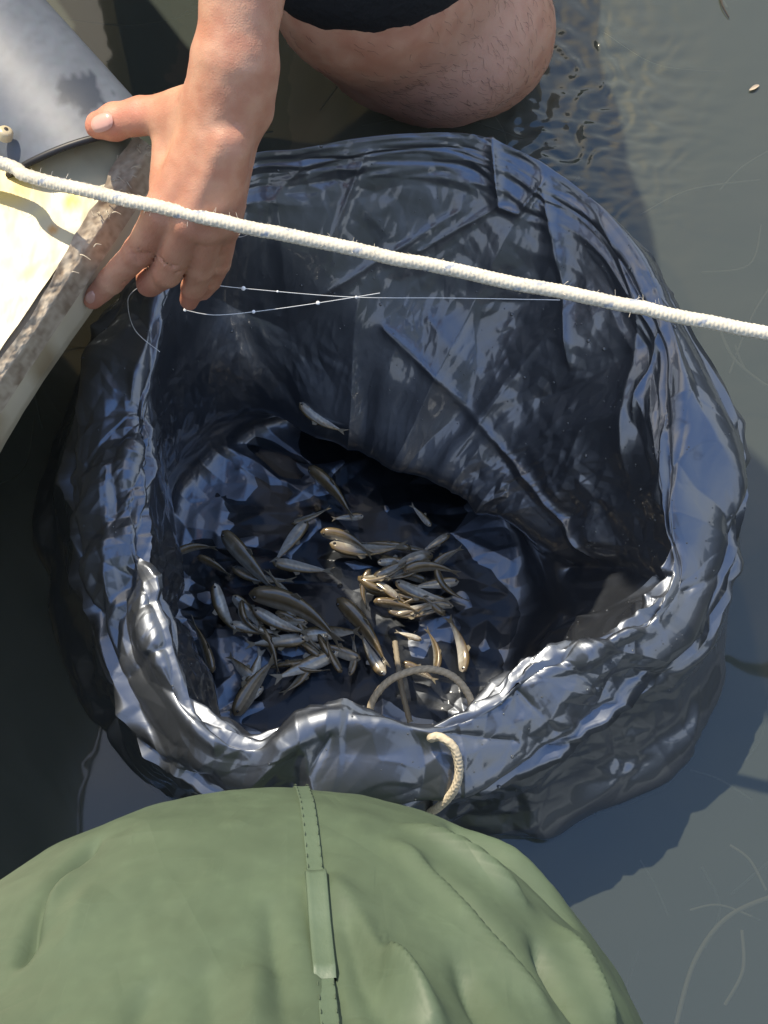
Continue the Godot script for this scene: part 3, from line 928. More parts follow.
func make_ropes() -> void:
	var m := vmat(0.75, 0.3)
	m.rim_enabled = true
	m.rim = 0.3
	var path := smooth_path([Vector3(-0.6178, 0.3850, -0.2402), Vector3(-0.4158, 0.3750, -0.1947), Vector3(-0.2930, 0.3650, -0.1612), Vector3(-0.2663, 0.3750, -0.1424), Vector3(-0.1934, 0.3950, -0.1118), Vector3(-0.1031, 0.4100, -0.0801), Vector3(0.0114, 0.4050, -0.0554), Vector3(0.1251, 0.4000, -0.0316), Vector3(0.2701, 0.4000, 0.0016), Vector3(0.4957, 0.4000, 0.0494), Vector3(0.8785, 0.4100, 0.1300)], 0.0011)
	var sway := simplex(18.0, 95, 3)
	for i in path.size():
		path[i] += Vector3(0, sway.get_noise_3dv(path[i]), sway.get_noise_3dv(path[i] + Vector3.ONE)) * 0.0012
	var c := PackedColorArray()
	var run := 0.0
	var sides := 18
	for i in path.size():
		if i:
			run += path[i].distance_to(path[i - 1])
		for s in sides + 1:
			var a := TAU * s / sides
			var col := Color(0.60, 0.555, 0.45)
			# a few dark tracer yarns in the braid
			if fposmod(a * 1.0 / TAU + run * 16.0, 1.0) < 0.10 and fposmod(run * 60.0, 1.0) < 0.38:
				col = Color(0.30, 0.33, 0.38)
			c.append(col * (0.90 + 0.05 * sin(run * 400.0 + a * 3.0) + 0.16 * sway.get_noise_2d(run * 1.4, a * 0.01)))
	var t := thing("white_rope", "white braided rope stretched tight across the hand and over the sack", "rope")
	piece("braid", tube(path, sides, braid(520.0, 8, 0.11, 0.0050), c), m, t)
	var stray := []
	for k in 140:
		var q := path[rng.randi_range(300, path.size() - 900)]
		var d := Vector3(rng.randf_range(-1, 1), rng.randf_range(-0.4, 1), rng.randf_range(-1, 1)).normalized()
		var e := (d + Vector3(rng.randf_range(-1, 1), 0, rng.randf_range(-0.6, 0.6)) * 0.8).normalized()
		stray.append(tube(PackedVector3Array([q + d * 0.0042, q + d * 0.0062, q + d * 0.0062 + e * rng.randf_range(0.001, 0.004)]), 3, func(_i, _s, _a): return 0.00013))
	var fuzz := piece("stray_fibre", joined(stray), mat(lin(0.60, 0.55, 0.45), 0.9), t)
	fuzz.set_meta("kind", "stuff")
	# the sack's own cord: a loop inside that comes out over the near rim
	var cord := thing("rope_loop", "short beige cord arching over the fish and out over the near rim", "rope")
	var m2 := vmat(0.8, 0.3)
	var p2 := smooth_path([Vector3(-0.0156, -0.0900, 0.1780), Vector3(-0.0106, -0.0750, 0.1557), Vector3(0.0077, -0.0600, 0.1385), Vector3(0.0383, -0.0500, 0.1311), Vector3(0.0648, -0.0450, 0.1392), Vector3(0.0812, -0.0400, 0.1617), Vector3(0.0823, -0.0350, 0.1885), Vector3(0.0598, 0.1000, 0.2228), Vector3(0.0380, 0.1720, 0.2424), Vector3(0.0438, 0.1860, 0.2444), Vector3(0.0547, 0.1840, 0.2527), Vector3(0.0590, 0.1720, 0.2677), Vector3(0.0554, 0.1580, 0.2811), Vector3(0.0452, 0.1300, 0.2893), Vector3(0.0341, 0.0900, 0.2906)], 0.0012)
	var c2 := PackedColorArray()
	for i in path_len(p2):
		for s in 15:
			c2.append(Color(0.50, 0.43, 0.31) * (0.9 + 0.1 * sin(i * 0.9 + s)))
	piece("cord", tube(p2, 14, braid(500.0, 6, 0.13, 0.0035), c2), m2, cord)
	# a thin strip that lies among the fish
	var strip := thing("cord_end", "thin grey cord end lying inside the rope loop", "cord")
	piece("strand", tube(smooth_path([Vector3(0.0109, -0.0900, 0.0937), Vector3(0.0137, -0.0800, 0.1186), Vector3(0.0175, -0.0800, 0.1446), Vector3(0.0253, -0.0900, 0.1740)], 0.0012), 12, braid(420.0, 6, 0.14, 0.0028)), mat(lin(0.20, 0.17, 0.12), 0.8), strip)
	# fishing line with drops on it
	var m3 := mat(lin(0.55, 0.56, 0.56), 0.2)
	var m4 := mat(lin(0.75, 0.77, 0.8), 0.08, 0.8)
	var drop := SphereMesh.new()
	drop.radius = 0.0016
	drop.height = 0.0032
	drop.radial_segments = 12
	drop.rings = 6
	for e in [[[Vector3(-0.1438, 0.2800, -0.1037), Vector3(-0.1090, 0.2650, -0.1074), Vector3(-0.0283, 0.2400, -0.1135), Vector3(0.0553, 0.2300, -0.1179), Vector3(0.1488, 0.2200, -0.1214)], [[0.03, 1.0], [0.12, 1.2], [0.22, 0.6], [0.40, 0.8]], "upper fine fishing line hung with water drops across the sack"], [[Vector3(-0.1603, 0.2700, -0.0856), Vector3(-0.1370, 0.2620, -0.0853), Vector3(-0.1013, 0.2550, -0.0926), Vector3(-0.0543, 0.2500, -0.1026), Vector3(-0.0033, 0.2450, -0.1145)], [[0.0, 0.9], [0.33, 1.0], [0.67, 1.1]], "lower fine fishing line with three drops below the fingers"], [[Vector3(-0.1175, 0.3600, -0.1040), Vector3(-0.1094, 0.3500, -0.1056), Vector3(-0.0944, 0.3650, -0.1028)], [], "short loop of fishing line hanging from the white rope beside the hand"], [[Vector3(-0.1922, 0.3000, -0.0910), Vector3(-0.2068, 0.2700, -0.0947), Vector3(-0.2126, 0.2000, -0.1033), Vector3(-0.1927, 0.1850, -0.0899)], [], "fine line curling from the curled finger onto the rim"]]:
		var fl := thing("fishing_line", e[2], "fishing line", Vector3.ZERO, "fine fishing lines")
		var lp := smooth_path(e[0], 0.003)
		piece("strand", tube(lp, 6, func(_k, _s, _a): return 0.00032), m3, fl)
		for dr in e[1]:
			var o := piece("water_drop", drop, m4, fl, lp[int(dr[0] * (lp.size() - 1))])
			o.scale = Vector3.ONE * dr[1]

func path_len(p: PackedVector3Array) -> int:
	return p.size()

# ---------------------------------------------------------------- the boat
var boat_corner := Vector3(-0.1823, 0.3400, -0.1913)
var along_far := (Vector3(-0.2978, 0.3400, -0.3328) - Vector3(-0.1840, 0.3400, -0.1941)).normalized()
var along_near := (Vector3(-0.2840, 0.3400, 0.0091) - Vector3(-0.1848, 0.3400, -0.1803)).normalized()

func boat_point(a: float, b: float, y: float) -> Vector3:
	var p := boat_corner + along_far * a + along_near * b
	# the side swells outwards away from the corner
	p += Vector3(along_near.z, 0, -along_near.x) * 0.2 * smoothstep(0.22, 0.85, b) * (1.0 - a / 1.6)
	return Vector3(p.x, y, p.z)

func make_boat() -> void:
	var t := thing("boat", "white boat corner with grey rail and worn broken edge gripped by the hand", "boat")
	var la := 1.5
	var lb := 1.3
	# hull: a profile swept round the outline, inside floor to gunwale to outer lip to bottom
	var outline := []
	var corners := [Vector2(0, 0), Vector2(0, lb), Vector2(la, lb), Vector2(la, 0)]
	for k in 4:
		var a: Vector2 = corners[k]
		var b: Vector2 = corners[(k + 1) % 4]
		var cnt := 90
		for i in cnt:
			outline.append(a.lerp(b, float(i) / cnt))
	var prof := [[0.30, 0.06], [0.17, 0.07], [0.13, 0.12], [0.12, 0.30], [0.105, 0.326], [0.02, 0.328], [0.008, 0.324], [0.0, 0.312], [-0.002, 0.28], [0.006, 0.252], [0.03, 0.228], [0.09, 0.15], [0.16, 0.0], [0.20, -0.1], [0.34, -0.12], [0.5, -0.12]]
	var v := PackedVector3Array()
	var c := PackedColorArray()
	var dirt := simplex(14.0, 71, 4)
	var dent := simplex(9.0, 72, 3)
	var mid := Vector2(la, lb) * 0.5
	for q in outline:
		for pr in prof:
			var w := Vector2(clampf(q.x, pr[0], la - pr[0]), clampf(q.y, pr[0], lb - pr[0]))
			if pr[0] < 0.0:
				w = q + (q - mid).sign() * Vector2(float(q.x == 0.0 or q.x == la), float(q.y == 0.0 or q.y == lb)) * -pr[0]
			var p := boat_point(w.x, w.y, pr[1])
			p += Vector3(0.003, 0.001, 0.003) * dent.get_noise_3dv(p)
			v.append(p)
			var d := clampf(0.5 + dirt.get_noise_3dv(p * Vector3(1, 0.35, 1)), 0.0, 1.0)
			var col := Color(0.52, 0.47, 0.36).lerp(Color(0.27, 0.21, 0.12), smoothstep(0.45, 0.85, d))
			c.append(col)
	piece("hull", grid(v, outline.size(), prof.size(), true, c), vmat(0.5, 0.5), t)
	# corner deck: a white plate with its own stains and a slightly uneven face
	v = PackedVector3Array()
	c = PackedColorArray()
	var nd := 150
	var grime := simplex(26.0, 73, 4)
	var blot := simplex(9.0, 74, 3)
	for i in nd:
		for j in nd:
			var a := 0.012 + 0.62 * pow(float(i) / (nd - 1), 1.5)
			var b := 0.010 + 0.62 * pow(float(j) / (nd - 1), 1.5)
			var p := boat_point(a, b, 0.337 - 0.01 * smoothstep(0.03, 0.0, b))
			p.y += 0.0014 * grime.get_noise_3dv(p) + 0.003 * blot.get_noise_3dv(p)
			v.append(p)
			var col := Color(0.44, 0.395, 0.265)
			col = col.lerp(Color(0.62, 0.54, 0.26), 0.7 * smoothstep(0.15, 0.6, blot.get_noise_3dv(p * 1.7)))
			col = col.lerp(Color(0.42, 0.33, 0.2), smoothstep(0.35, 0.6, grime.get_noise_3dv(p)))
			col = col.lerp(Color(0.85, 0.68, 0.04), 0.9 * (1.0 - smoothstep(0.004, 0.012, p.distance_to(Vector3(-0.2423, 0.3370, -0.1443)))))
			col = col.lerp(Color(0.45, 0.22, 0.05), 0.8 * (1.0 - smoothstep(0.002, 0.006, p.distance_to(Vector3(-0.2553, 0.3370, -0.1203)))))
			col = col.lerp(Color(0.60, 0.42, 0.08), 0.8 * (1.0 - smoothstep(0.01, 0.035, p.distance_to(Vector3(-0.2936, 0.3370, -0.1623)))))
			c.append(col)
	piece("deck_plate", grid(v, nd, nd, false, c), vmat(0.45, 0.5), t)
	# broken edge: bare torn laminate along the near edge
	v = PackedVector3Array()
	c = PackedColorArray()
	var nu := 320
	var nw := 26
	var rag := simplex(38.0, 75, 4)
	var grain := simplex(170.0, 77, 4)
	var rag2 := crumple_noise(60.0, 76, 0.01)
	var out := Vector3(-along_near.z, 0, along_near.x).normalized()
	if out.x < 0.0:
		out = -out
	for i in nu:
		var b := -0.004 + 0.7 * float(i) / (nu - 1)
		for j in nw:
			var f := float(j) / (nw - 1)
			var wide := lerpf(0.016, 0.005, smoothstep(0.02, 0.2, b)) * (1.0 + 0.5 * rag.get_noise_2d(b * 0.3, 3.0))
			var inset := lerpf(wide, -0.004, f)
			var p := boat_point(0.0, b, 0.341 - 0.009 * f - 0.022 * smoothstep(0.72, 1.0, f)) - out * inset
			var r := rag.get_noise_3dv(p)
			var q := rag2.get_noise_3dv(p) + 0.6
			p += (out * 0.5 + Vector3.UP) * (0.0026 * r + 0.0012 * q + 0.0010 * grain.get_noise_3d(p.x * 0.8, p.y * 0.8, p.z * 0.8)) * sin(PI * clampf(f, 0.03, 0.97))
			v.append(p)
			var g := grain.get_noise_3d(p.x * 0.8, p.y * 0.8, p.z * 0.8)
			var col := Color(0.28, 0.225, 0.165).lerp(Color(0.42, 0.36, 0.275), smoothstep(-0.45, 0.5, g + 0.5 * r))
			col = col.lerp(Color(0.12, 0.075, 0.04), 0.5 * smoothstep(0.15, 0.5, -r))
			c.append(col)
	piece("broken_edge", grid(v, nu, nw, false, c), vmat(0.85, 0.3), t)
	# frayed fibres
	var fl := []
	for k in 34:
		var b := 0.14 * pow(rng.randf(), 1.4)
		var p := boat_point(0.0, b, 0.332) + out * rng.randf_range(-0.022, 0.004) + Vector3.UP * rng.randf_range(0.0, 0.008)
		var d := (out * rng.randf_range(-0.6, 1.0) + Vector3.UP * rng.randf_range(-0.5, 0.7) + along_near * rng.randf_range(-1.0, 1.0)).normalized()
		var l := rng.randf_range(0.003, 0.008)
		fl.append(tube(smooth_path([p, p + d * l * 0.5 + Vector3.UP * 0.002, p + d * l + out * 0.002], 0.002), 4, func(_k, s, _a): return maxf(0.00055 - s * 0.03, 0.0002)))
	var fib := piece("frayed_fibre", joined(fl), mat(lin(0.42, 0.37, 0.28), 0.9), t)
	fib.set_meta("kind", "stuff")
	# grey rail over the far edge: a curved sheet
	v = PackedVector3Array()
	c = PackedColorArray()
	var na := 260
	var nc := 48
	var inward := along_near - along_far * along_near.dot(along_far)
	inward = inward.normalized()
	var k0 := boat_point(0, 0, 0)
	var wet := simplex(60.0, 78, 3)
	var scuff := simplex(20.0, 79, 4)
	for i in na:
		var a := 1.35 * float(i) / (na - 1)
		for j in nc:
			var f := float(j) / (nc - 1)
			var ang := lerpf(-2.0, 1.25, f)
			var start := 0.012 + maxf(0.0, f - 0.45) * 0.075
			var p := k0 + along_far * (start + a) + inward * (0.042 + sin(ang) * 0.062) + Vector3.UP * (0.326 + cos(ang) * 0.036)
			p += Vector3.UP * 0.0004 * scuff.get_noise_3dv(p)
			v.append(p)
			var col := Color(0.088, 0.101, 0.124) * (1.0 + 0.22 * scuff.get_noise_3d(p.x * 5.0 + p.z * 4.0, p.y * 3.0, (p.z - p.x) * 1.3))
			var dw := Vector2(p.x - Vector3(-0.2361, 0.3600, -0.2291).x, p.z - Vector3(-0.2361, 0.3600, -0.2291).z).length() + 0.012 * wet.get_noise_3dv(p)
			col = col.lerp(Color(0.035, 0.041, 0.055), 1.0 - smoothstep(0.018, 0.021, dw))
			c.append(col)
	var mr := vmat(0.5, 0.4)
	relief(mr, tex_cloth, 0.008, 5.0)
	var rail := piece("rail", grid(v, na, nc, false, c), mr, t)
	# black trim along the rail's cut end
	var trim := PackedVector3Array()
	for j in nc:
		trim.append(v[j] - along_far * 0.001 + Vector3.UP * 0.001)
	piece("rail_trim", tube(trim, 8, func(_k, _s, _a): return 0.0028), mat(lin(0.012, 0.012, 0.014), 0.5), rail)
	# rivets
	for e in [Vector3(-0.2921, 0.3630, -0.1894), Vector3(-0.3792, 0.3630, -0.2804), Vector3(-0.4762, 0.3630, -0.3836)]:
		var rv := piece("rivet", lathe([[0.0, 0.0042], [0.0014, 0.0044], [0.0020, 0.0038], [0.0026, 0.0040], [0.0048, 0.0034], [0.0062, 0.0016], [0.0066, -0.004]], 20), mat(lin(0.42, 0.35, 0.22), 0.35, 0.6), rail, e)
		rv.basis = Basis(inward.cross(Vector3.UP).normalized(), 0.5)
		piece("rivet_hole", lathe([[0.0, 0.0004], [0.0017, 0.0004], [0.0017, -0.001]], 12), mat(lin(0.03, 0.025, 0.02), 0.7), rail, e + rv.basis.y * 0.0041).basis = rv.basis

func lathe(prof: Array, sides: int) -> ArrayMesh:
	var v := PackedVector3Array()
	for s in sides:
		var a := TAU * s / sides
		for p in prof:
			v.append(Vector3(cos(a) * p[0], p[1], sin(a) * p[0]))
	return grid(v, sides, prof.size(), true)

# ---------------------------------------------------------------- people
var red_spots := []

func skin_colour(p: Vector3) -> Color:
	var n := 1.3 * skin_n.get_noise_3dv(p) + 0.25 * skin_n.get_noise_3dv(p * 7.0)
	var c := Color(0.49, 0.265, 0.170).lerp(Color(0.42, 0.195, 0.120), clampf(0.5 + n, 0.0, 1.0))
	for s in red_spots:
		var d: float = p.distance_to(s[0]) / s[1]
		if d < 1.0:
			c = c.lerp(s[2], (1.0 - d * d) * s[3])
	return c

var skin_n: FastNoiseLite

func nail(at: Vector3, dir: Vector3, out: Vector3, wide: float, long: float, r: float) -> ArrayMesh:
	var v := PackedVector3Array()
	var side := dir.cross(out).normalized()
	out = side.cross(dir).normalized()
	var n := 10
	for i in n:
		for j in n:
			var a := i / (n - 1.0) * 2.0 - 1.0
			var b := j / (n - 1.0) * 2.0 - 1.0
			var x := a * sqrt(1.0 - 0.42 * b * b)
			var y := b * sqrt(1.0 - 0.42 * a * a)
			var ang := x * wide / r
			var edge := maxf(absf(a), absf(b))
			var lift := -0.0012 * smoothstep(0.8, 1.0, edge) - 0.0012 * y * y
			v.append(at + side * sin(ang) * r + out * ((cos(ang) - 1.0) * r + lift) + dir * y * long)
	return grid(v, n, n)

func make_person_far() -> void:
	skin_n = simplex(40.0, 90, 3)
	var t := thing("person", "person in black shorts kneeling in the water and gripping the boat corner", "person", Vector3.ZERO)
	# the left arm and hand, joint by joint
	var wrist := Vector3(-0.1088, 0.4500, -0.1693)
	var wrist2 := Vector3(-0.1042, 0.4650, -0.1801)
	var fore := Vector3(-0.095, 0.512, -0.243)
	var elbow := Vector3(-0.08, 0.60, -0.36)
	var i_mcp := Vector3(-0.1630, 0.3850, -0.1061)
	var m_mcp := Vector3(-0.1424, 0.3920, -0.0934)
	var r_mcp := Vector3(-0.1285, 0.3850, -0.0926)
	var l_mcp := Vector3(-0.1179, 0.3700, -0.1015)
	var bones := [
		[elbow, fore, 0.041, 0.0335, 0.01], [fore, wrist2, 0.0335, 0.0262, 0.012], [wrist2, wrist, 0.0255, 0.025, 0.012],
		[Vector3(-0.1147, 0.4600, -0.1839), Vector3(-0.1232, 0.4400, -0.1646), 0.020, 0.018, 0.014], [Vector3(-0.0952, 0.4550, -0.1792), Vector3(-0.0968, 0.4300, -0.1632), 0.018, 0.017, 0.014],
		[Vector3(-0.1162, 0.4400, -0.1689), i_mcp, 0.0190, 0.0125, 0.012], [Vector3(-0.1107, 0.4500, -0.1617), m_mcp, 0.0195, 0.0125, 0.012], [Vector3(-0.1056, 0.4450, -0.1653), r_mcp, 0.0185, 0.0120, 0.012], [Vector3(-0.1015, 0.4300, -0.1735), l_mcp, 0.0165, 0.0110, 0.012],
		[Vector3(-0.1242, 0.4250, -0.1497), Vector3(-0.1510, 0.3850, -0.1163), 0.017, 0.012, 0.012], [Vector3(-0.1115, 0.4300, -0.1295), Vector3(-0.1194, 0.3850, -0.1035), 0.014, 0.012, 0.012],
		# thumb: its root leaves the side of the palm near the wrist
		[Vector3(-0.1244, 0.4300, -0.1683), Vector3(-0.1543, 0.4050, -0.1791), 0.0195, 0.0150, 0.014], [Vector3(-0.1314, 0.4100, -0.1600), Vector3(-0.1579, 0.3980, -0.1725), 0.013, 0.012, 0.014], [Vector3(-0.1542, 0.4050, -0.1773), Vector3(-0.1833, 0.3920, -0.1846), 0.0165, 0.0138, 0.006], [Vector3(-0.1833, 0.3920, -0.1846), Vector3(-0.2044, 0.3830, -0.1856), 0.0138, 0.0138, 0.005], [Vector3(-0.2044, 0.3830, -0.1856), Vector3(-0.2170, 0.3770, -0.1870), 0.0138, 0.0108, 0.004],
		[Vector3(-0.1428, 0.4120, -0.1741), Vector3(-0.1436, 0.3950, -0.1442), 0.015, 0.013, 0.012], [Vector3(-0.1545, 0.4000, -0.1703), Vector3(-0.1609, 0.3850, -0.1377), 0.011, 0.010, 0.014], [Vector3(-0.1611, 0.3900, -0.1561), Vector3(-0.1621, 0.3820, -0.1096), 0.009, 0.011, 0.012],
		# index finger, straight down the boat's side
		[i_mcp, Vector3(-0.1864, 0.3450, -0.0964), 0.0135, 0.0118, 0.006], [Vector3(-0.1864, 0.3450, -0.0964), Vector3(-0.2133, 0.3100, -0.0900), 0.0118, 0.0104, 0.003], [Vector3(-0.2133, 0.3100, -0.0900), Vector3(-0.2311, 0.2880, -0.0859), 0.0104, 0.0084, 0.003],
		# middle finger, curled under
		[m_mcp, Vector3(-0.1658, 0.3350, -0.0839), 0.0125, 0.0116, 0.0025], [Vector3(-0.1658, 0.3350, -0.0839), Vector3(-0.1836, 0.3050, -0.0909), 0.0116, 0.0108, 0.0025], [Vector3(-0.1836, 0.3050, -0.0909), Vector3(-0.1911, 0.2850, -0.1155), 0.0105, 0.009, 0.002],
		# ring finger
		[r_mcp, Vector3(-0.1407, 0.3350, -0.0874), 0.0114, 0.0106, 0.002], [Vector3(-0.1407, 0.3350, -0.0874), Vector3(-0.1497, 0.3050, -0.0865), 0.0106, 0.0094, 0.002], [Vector3(-0.1497, 0.3050, -0.0865), Vector3(-0.1552, 0.2850, -0.0858), 0.0094, 0.0076, 0.002],
		# little finger
		[l_mcp, Vector3(-0.1270, 0.3300, -0.0954), 0.0100, 0.0092, 0.002], [Vector3(-0.1270, 0.3300, -0.0954), Vector3(-0.1359, 0.3050, -0.0936), 0.0094, 0.0084, 0.002], [Vector3(-0.1359, 0.3050, -0.0936), Vector3(-0.1440, 0.2880, -0.0922), 0.0084, 0.0070, 0.002],
		# tendons
		[Vector3(-0.1143, 0.4440, -0.1284), Vector3(-0.1381, 0.4030, -0.0918), 0.003, 0.0035, 0.010], [Vector3(-0.1049, 0.4400, -0.1311), Vector3(-0.1244, 0.3960, -0.0927), 0.003, 0.0035, 0.010], [Vector3(-0.1267, 0.4360, -0.1338), Vector3(-0.1577, 0.3960, -0.1044), 0.003, 0.003, 0.010],
	]
	# creases at the joints and the wrist
	for e in [[Vector3(-0.1785, 0.3620, -0.0960), Vector3(-0.1762, 0.3520, -0.0830)], [Vector3(-0.1830, 0.3600, -0.0920), Vector3(-0.1818, 0.3500, -0.0824)], [Vector3(-0.1879, 0.3570, -0.0904), Vector3(-0.1863, 0.3450, -0.0818)], [Vector3(-0.2044, 0.3320, -0.0943), Vector3(-0.2010, 0.3200, -0.0818)], [Vector3(-0.1687, 0.3520, -0.0830), Vector3(-0.1539, 0.3480, -0.0767)], [Vector3(-0.1225, 0.4820, -0.1575), Vector3(-0.1106, 0.4840, -0.1397)], [Vector3(-0.1260, 0.4750, -0.1561), Vector3(-0.1168, 0.4780, -0.1408)], [Vector3(-0.1679, 0.3580, -0.0830), Vector3(-0.1555, 0.3580, -0.0762)]]:
		bones.append([e[0], e[1], 0.0012, 0.0012, -0.0025])
	red_spots = [[Vector3(-0.2174, 0.3850, -0.1806), 0.030, Color(0.50, 0.17, 0.11), 0.7], [Vector3(-0.1820, 0.4000, -0.1826), 0.022, Color(0.44, 0.15, 0.10), 0.6], [Vector3(-0.2314, 0.2900, -0.0840), 0.03, Color(0.46, 0.18, 0.12), 0.6], [Vector3(-0.1854, 0.3500, -0.0935), 0.02, Color(0.36, 0.14, 0.09), 0.6], [Vector3(-0.1812, 0.3100, -0.0882), 0.025, Color(0.40, 0.15, 0.10), 0.6], [Vector3(-0.1538, 0.2900, -0.0840), 0.025, Color(0.44, 0.17, 0.11), 0.6], [Vector3(-0.1494, 0.3900, -0.0963), 0.05, Color(0.36, 0.16, 0.11), 0.5]]
	var veins := simplex(60.0, 91, 2)
	var arm := flesh(bones, 0.0024, skin_colour, func(p): return 0.0005 * veins.get_noise_3dv(p))
	# the bent left leg, knee at the waterline
	var knee := Vector3(0.0536, 0.0950, -0.4980)
	var hip := Vector3(-0.06, 0.42, -1.02)
	var leg_pts := [
		[hip, Vector3(-0.0038, 0.2000, -0.4851), 0.108, 0.104, 0.02], [Vector3(-0.0038, 0.2000, -0.4851), Vector3(0.0309, 0.1200, -0.4988), 0.104, 0.098, 0.03], [Vector3(0.0309, 0.1200, -0.4988), knee, 0.099, 0.084, 0.03],
		[knee, Vector3(0.0871, 0.0600, -0.5153), 0.088, 0.080, 0.03], [Vector3(0.0705, 0.1100, -0.4610), Vector3(0.0924, 0.0900, -0.5031), 0.068, 0.075, 0.03],
		[Vector3(0.0886, 0.0400, -0.5372), Vector3(0.0625, -0.2500, -1.0584), 0.078, 0.045, 0.04],
	]
	red_spots.append([Vector3(0.0356, 0.1000, -0.4188), 0.12, Color(0.36, 0.205, 0.150), 0.7])
	red_spots.append([Vector3(0.0828, 0.1500, -0.4398), 0.10, Color(0.46, 0.275, 0.205), 0.7])
	var lumps := simplex(28.0, 92, 3)
	var leg := flesh(leg_pts, 0.006, skin_colour, func(p): return 0.0022 * lumps.get_noise_3dv(p))
	# the rest of the body, out of the picture: trunk, head, right arm and leg
	var sh_l := Vector3(-0.12, 0.87, -0.66)
	var neck := Vector3(-0.15, 0.98, -0.76)
	var sh_r := Vector3(-0.35, 0.88, -0.74)
	var rest := flesh([
		[sh_l, elbow, 0.052, 0.043, 0.02], [Vector3(-0.22, 0.42, -1.10), Vector3(-0.24, 0.84, -0.73), 0.15, 0.15, 0.06], [sh_l, sh_r, 0.065, 0.065, 0.06], [Vector3(-0.20, 0.90, -0.74), neck, 0.08, 0.058, 0.04],
		[neck + Vector3(0, 0.09, 0.05), neck + Vector3(0, 0.18, 0.05), 0.078, 0.092, 0.03], [neck + Vector3(0, 0.06, 0.10), neck + Vector3(0, 0.10, 0.11), 0.045, 0.05, 0.03], [neck + Vector3(0, 0.12, 0.145), neck + Vector3(0, 0.085, 0.165), 0.012, 0.018, 0.012],
		[neck + Vector3(0.085, 0.12, 0.04), neck + Vector3(0.09, 0.15, 0.04), 0.018, 0.02, 0.01], [neck + Vector3(-0.085, 0.12, 0.04), neck + Vector3(-0.09, 0.15, 0.04), 0.018, 0.02, 0.01],
		[neck + Vector3(0.033, 0.13, 0.125), neck + Vector3(0.033, 0.131, 0.155), 0.010, 0.006, -0.006], [neck + Vector3(-0.033, 0.13, 0.125), neck + Vector3(-0.033, 0.131, 0.155), 0.010, 0.006, -0.006], [neck + Vector3(-0.02, 0.055, 0.158), neck + Vector3(0.02, 0.055, 0.158), 0.004, 0.004, -0.006],
		[sh_r, Vector3(-0.56, 0.55, -1.02), 0.052, 0.042, 0.03], [Vector3(-0.52, 0.55, -0.92), Vector3(-0.50, 0.40, -0.72), 0.042, 0.028, 0.02], [Vector3(-0.50, 0.40, -0.72), Vector3(-0.49, 0.37, -0.64), 0.034, 0.03, 0.02],
		[Vector3(-0.46, 0.37, -0.63), Vector3(-0.45, 0.345, -0.55), 0.010, 0.008, 0.006], [Vector3(-0.482, 0.37, -0.63), Vector3(-0.478, 0.345, -0.54), 0.010, 0.008, 0.006], [Vector3(-0.503, 0.37, -0.63), Vector3(-0.505, 0.345, -0.545), 0.010, 0.008, 0.006], [Vector3(-0.522, 0.37, -0.64), Vector3(-0.53, 0.345, -0.565), 0.009, 0.007, 0.006], [Vector3(-0.46, 0.385, -0.68), Vector3(-0.43, 0.36, -0.62), 0.012, 0.009, 0.008],
		[Vector3(-0.27, 0.40, -1.1), Vector3(-0.46, 0.12, -0.98), 0.115, 0.085, 0.04], [Vector3(-0.46, 0.12, -0.98), Vector3(-0.42, -0.28, -1.18), 0.08, 0.05, 0.03], [hip, Vector3(-0.1, 0.40, -1.1), 0.115, 0.115, 0.05],
	], 0.012, skin_colour)
	piece("body", joined([arm, leg, rest]), m_skin, t)
	# nails
	piece("fingernail", nail(Vector3(-0.2121, 0.3962, -0.1773), (Vector3(-0.2176, 0.3770, -0.1852) - Vector3(-0.1835, 0.3920, -0.1882)).normalized(), Vector3(-0.15, 0.9, 0.25), 0.0078, 0.0095, 0.0115), m_nail, t)
	piece("fingernail", nail(Vector3(-0.2294, 0.2990, -0.0792), (Vector3(-0.2303, 0.2880, -0.0859) - Vector3(-0.2133, 0.3100, -0.0900)).normalized(), Vector3(0.35, 0.75, 0.45), 0.0058, 0.0078, 0.0088), m_nail, t)
	piece("fingernail", nail(Vector3(-0.1529, 0.2925, -0.0809), (Vector3(-0.1552, 0.2850, -0.0858) - Vector3(-0.1497, 0.3050, -0.0865)).normalized(), Vector3(0.2, 0.75, 0.6), 0.0050, 0.0062, 0.0080), m_nail, t)
	# hair on the knee
	var hairs := []
	var arr: Array = leg.surface_get_arrays(0)
	var lv: PackedVector3Array = arr[Mesh.ARRAY_VERTEX]
	var ln: PackedVector3Array = arr[Mesh.ARRAY_NORMAL]
	var tries := 0
	while hairs.size() < 1500 and tries < 30000:
		tries += 1
		var k := rng.randi() % lv.size()
		var p := lv[k]
		if p.y < 0.004 or ln[k].y < -0.3 or p.z < -0.62:
			continue
		if rng.randf() > exp(-pow(p.distance_to(Vector3(0.0436, 0.1000, -0.4246)) / 0.075, 2.0)) + 0.05:
			continue
		var d := (Vector3(0.6, -0.3, 0.35) + Vector3(rng.randf_range(-0.4, 0.4), 0, rng.randf_range(-0.4, 0.4)))
		d = (d - ln[k] * d.dot(ln[k])).normalized()
		var l := rng.randf_range(0.006, 0.014)
		var bow := ln[k].cross(d) * rng.randf_range(-0.3, 0.3) * l
		hairs.append(tube(PackedVector3Array([p, p + d * l * 0.5 + bow + ln[k] * 0.0012, p + d * l + ln[k] * 0.0004]), 3, func(_i, s, _a): return 0.00014 - s * 0.005))
	var hair := piece("leg_hair", joined(hairs), mat(lin(0.10, 0.06, 0.04), 0.6), t)
	hair.set_meta("kind", "stuff")
